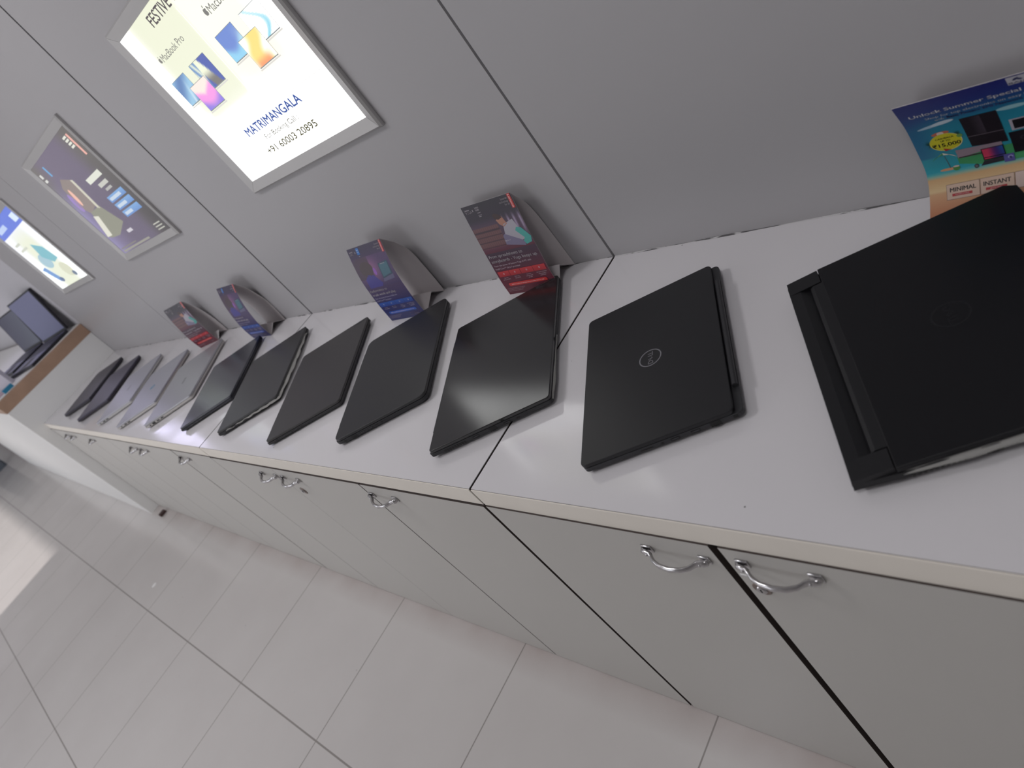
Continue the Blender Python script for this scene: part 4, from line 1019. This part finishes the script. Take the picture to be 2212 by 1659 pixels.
def far_art(p, w, h):
    p.grid(0, 0, w, h, 24, 20, lambda u, v: lerp(lerp((246, 250, 246), (238, 240, 252), v), (232, 236, 214), smooth(0.35, 0.15, abs(u - 0.5)) * smooth(0.9, 0.6, v)), 0)
    p.rect(0, h * 0.80, w, h, (96, 120, 216), 2); p.rect(w * 0.80, h * 0.84, w * 0.97, h * 0.93, (216, 232, 250), 3); p.rect(w * 0.1, h * 0.86, w * 0.45, h * 0.92, (186, 204, 240), 3)
    p.poly([(w * 0.52, h * 0.60), (w * 0.74, h * 0.50), (w * 0.80, h * 0.32), (w * 0.62, h * 0.30), (w * 0.45, h * 0.42)], (122, 184, 196), 3)
    p.ell(w * 0.42, h * 0.36, w * 0.16, h * 0.10, (164, 196, 208), 2); p.ell(w * 0.70, h * 0.17, w * 0.13, h * 0.10, (214, 216, 192), 3)
    p.ell(w * 0.78, h * 0.09, w * 0.05, h * 0.035, (96, 112, 136), 4); p.ell(w * 0.30, h * 0.10, w * 0.06, h * 0.035, (92, 112, 150), 4)
    p.poly([(w * 0.06, h * 0.30), (w * 0.20, h * 0.32), (w * 0.34, h * 0.10), (w * 0.22, h * 0.08)], (110, 152, 206), 3); p.ell(w * 0.04, h * 0.24, w * 0.07, h * 0.05, (240, 250, 250), 5)
    p.rect(w * 0.10, h * 0.66, w * 0.30, h * 0.69, (200, 204, 190), 2); p.rect(w * 0.10, h * 0.58, w * 0.38, h * 0.61, (206, 210, 196), 2)
lightbox('bright white poster with blue top band and teal shape, furthest light box over the worktop', -3.4750, 1.2205, 0.645, 0.4700, far_art, M['lit3'])

# ------------------------------------------------------------------ goods on the tall counter
ZT = 1.0402
DK = mat('black_plastic', (0.015, 0.014, 0.022), 0.45)
LAV = mat('lavender_metal', (0.20, 0.20, 0.34), 0.35, metal=0.3)
SCR = mat('screen_glass', (0.10, 0.10, 0.16), 0.12)
KEY = mat('keyboard_keys', (0.05, 0.05, 0.08), 0.5)
PALE = mat('pale_box', (0.50, 0.48, 0.56), 0.5)
BLUE = mat('blue_tag', (0.03, 0.26, 0.45), 0.5)
PINK = mat('pink_paper', (0.55, 0.42, 0.50), 0.6)

def open_laptop(label, x, y, rz, w=0.36, d=0.25, lean=12, mb=None, ms=None):
    t = empty('open_laptop', (x, y, ZT), label, 'laptop', None, rotz=rz)
    bm = bmesh.new(); prism(bm, rrect(-w / 2, w / 2, -d, 0, 0.01), 0.0, 0.018, ct=0.001, cb=0.003); b = finish(bm, 'base', mb or DK, t)
    bm = bmesh.new(); box(bm, -w / 2 + 0.006, w / 2 - 0.006, -d + 0.006, -0.01, 0.018, 0.0184); finish(bm, 'palm_rest', LAV, b)
    bm = bmesh.new(); box(bm, -w / 2 + 0.02, w / 2 - 0.02, -d * 0.55, -0.03, 0.0184, 0.0198, bev=0.0005); finish(bm, 'keyboard', KEY, b)
    bm = bmesh.new(); box(bm, -0.05, 0.05, -d * 0.95, -d * 0.62, 0.0184, 0.0189); finish(bm, 'trackpad', DK, b)
    a = math.radians(lean)
    def tr(vs):
        for v in vs:
            x_, y_, z_ = v.co; v.co = (x_, y_ * math.cos(a) + z_ * math.sin(a), 0.018 + z_ * math.cos(a) - y_ * math.sin(a))
    bm = bmesh.new(); box(bm, -w / 2, w / 2, 0.0, 0.018, 0.0, d, bev=0.002); tr(bm.verts); l = finish(bm, 'lid', DK, t)
    bm = bmesh.new(); box(bm, -w / 2 + 0.010, w / 2 - 0.010, -0.0008, 0.0, 0.014, d - 0.010); tr(bm.verts); finish(bm, 'screen', ms or LAV, l)
    return t
open_laptop('open laptop with a lavender screen and black edge, on the tall counter by the wall', -4.175, 0.455, math.radians(13), 0.38, 0.29, 8)
open_laptop('second open laptop further back on the tall counter', -4.70, 0.40, math.radians(10), 0.38, 0.26, 10, ms=SCR)
bm = bmesh.new(); box(bm, -0.16, 0.16, -0.012, 0.012, 0.0, 0.20, bev=0.003)
tag(finish(bm, 'product_box', PALE, loc=(-4.28, 0.06, ZT), rotz=0.3), 'pale upright box between the open laptops on the tall counter', 'box')
bm = bmesh.new(); box(bm, -0.018, 0.018, -0.03, 0.03, 0.0, 0.022, bev=0.002)
tag(finish(bm, 'price_tag', BLUE, loc=(-3.955, 0.045, ZT)), 'small bright blue tag at the rim of the tall counter', 'price tag')
bm = bmesh.new(); box(bm, -0.10, 0.10, -0.05, 0.05, 0.0, 0.004)
tag(finish(bm, 'leaflet_pile', PINK, loc=(-4.12, -0.005, ZT)), 'pinkish leaflets at the near corner of the tall counter', 'leaflets')

# lit lavender sign further along the wall (mirrored in the worktop)
M['lit4'] = print_mat('backlit_lavender', 3.8, 0.3); HOT['backlit_lavender'] = 1
def lav_art(p, w, h):
    p.grid(0, 0, w, h, 8, 4, lambda u, v: lerp((214, 210, 250), (228, 222, 252), v), 0)
lightbox('lit lavender sign on the wall above the tall counter', -5.75, 1.56, 1.25, 0.34, lav_art, M['lit4']).location.y = W + 0.03

# bin far away at the left
bm = bmesh.new(); prism(bm, rrect(-0.15, 0.15, -0.12, 0.12, 0.03), 0.0, 0.42, ct=0.004)
t = tag(finish(bm, 'waste_bin', mat('blue_grey_plastic', (0.12, 0.14, 0.17), 0.5), loc=(-9.75, -0.30, 0.0)), 'blue-grey bin on the floor far to the left', 'bin')
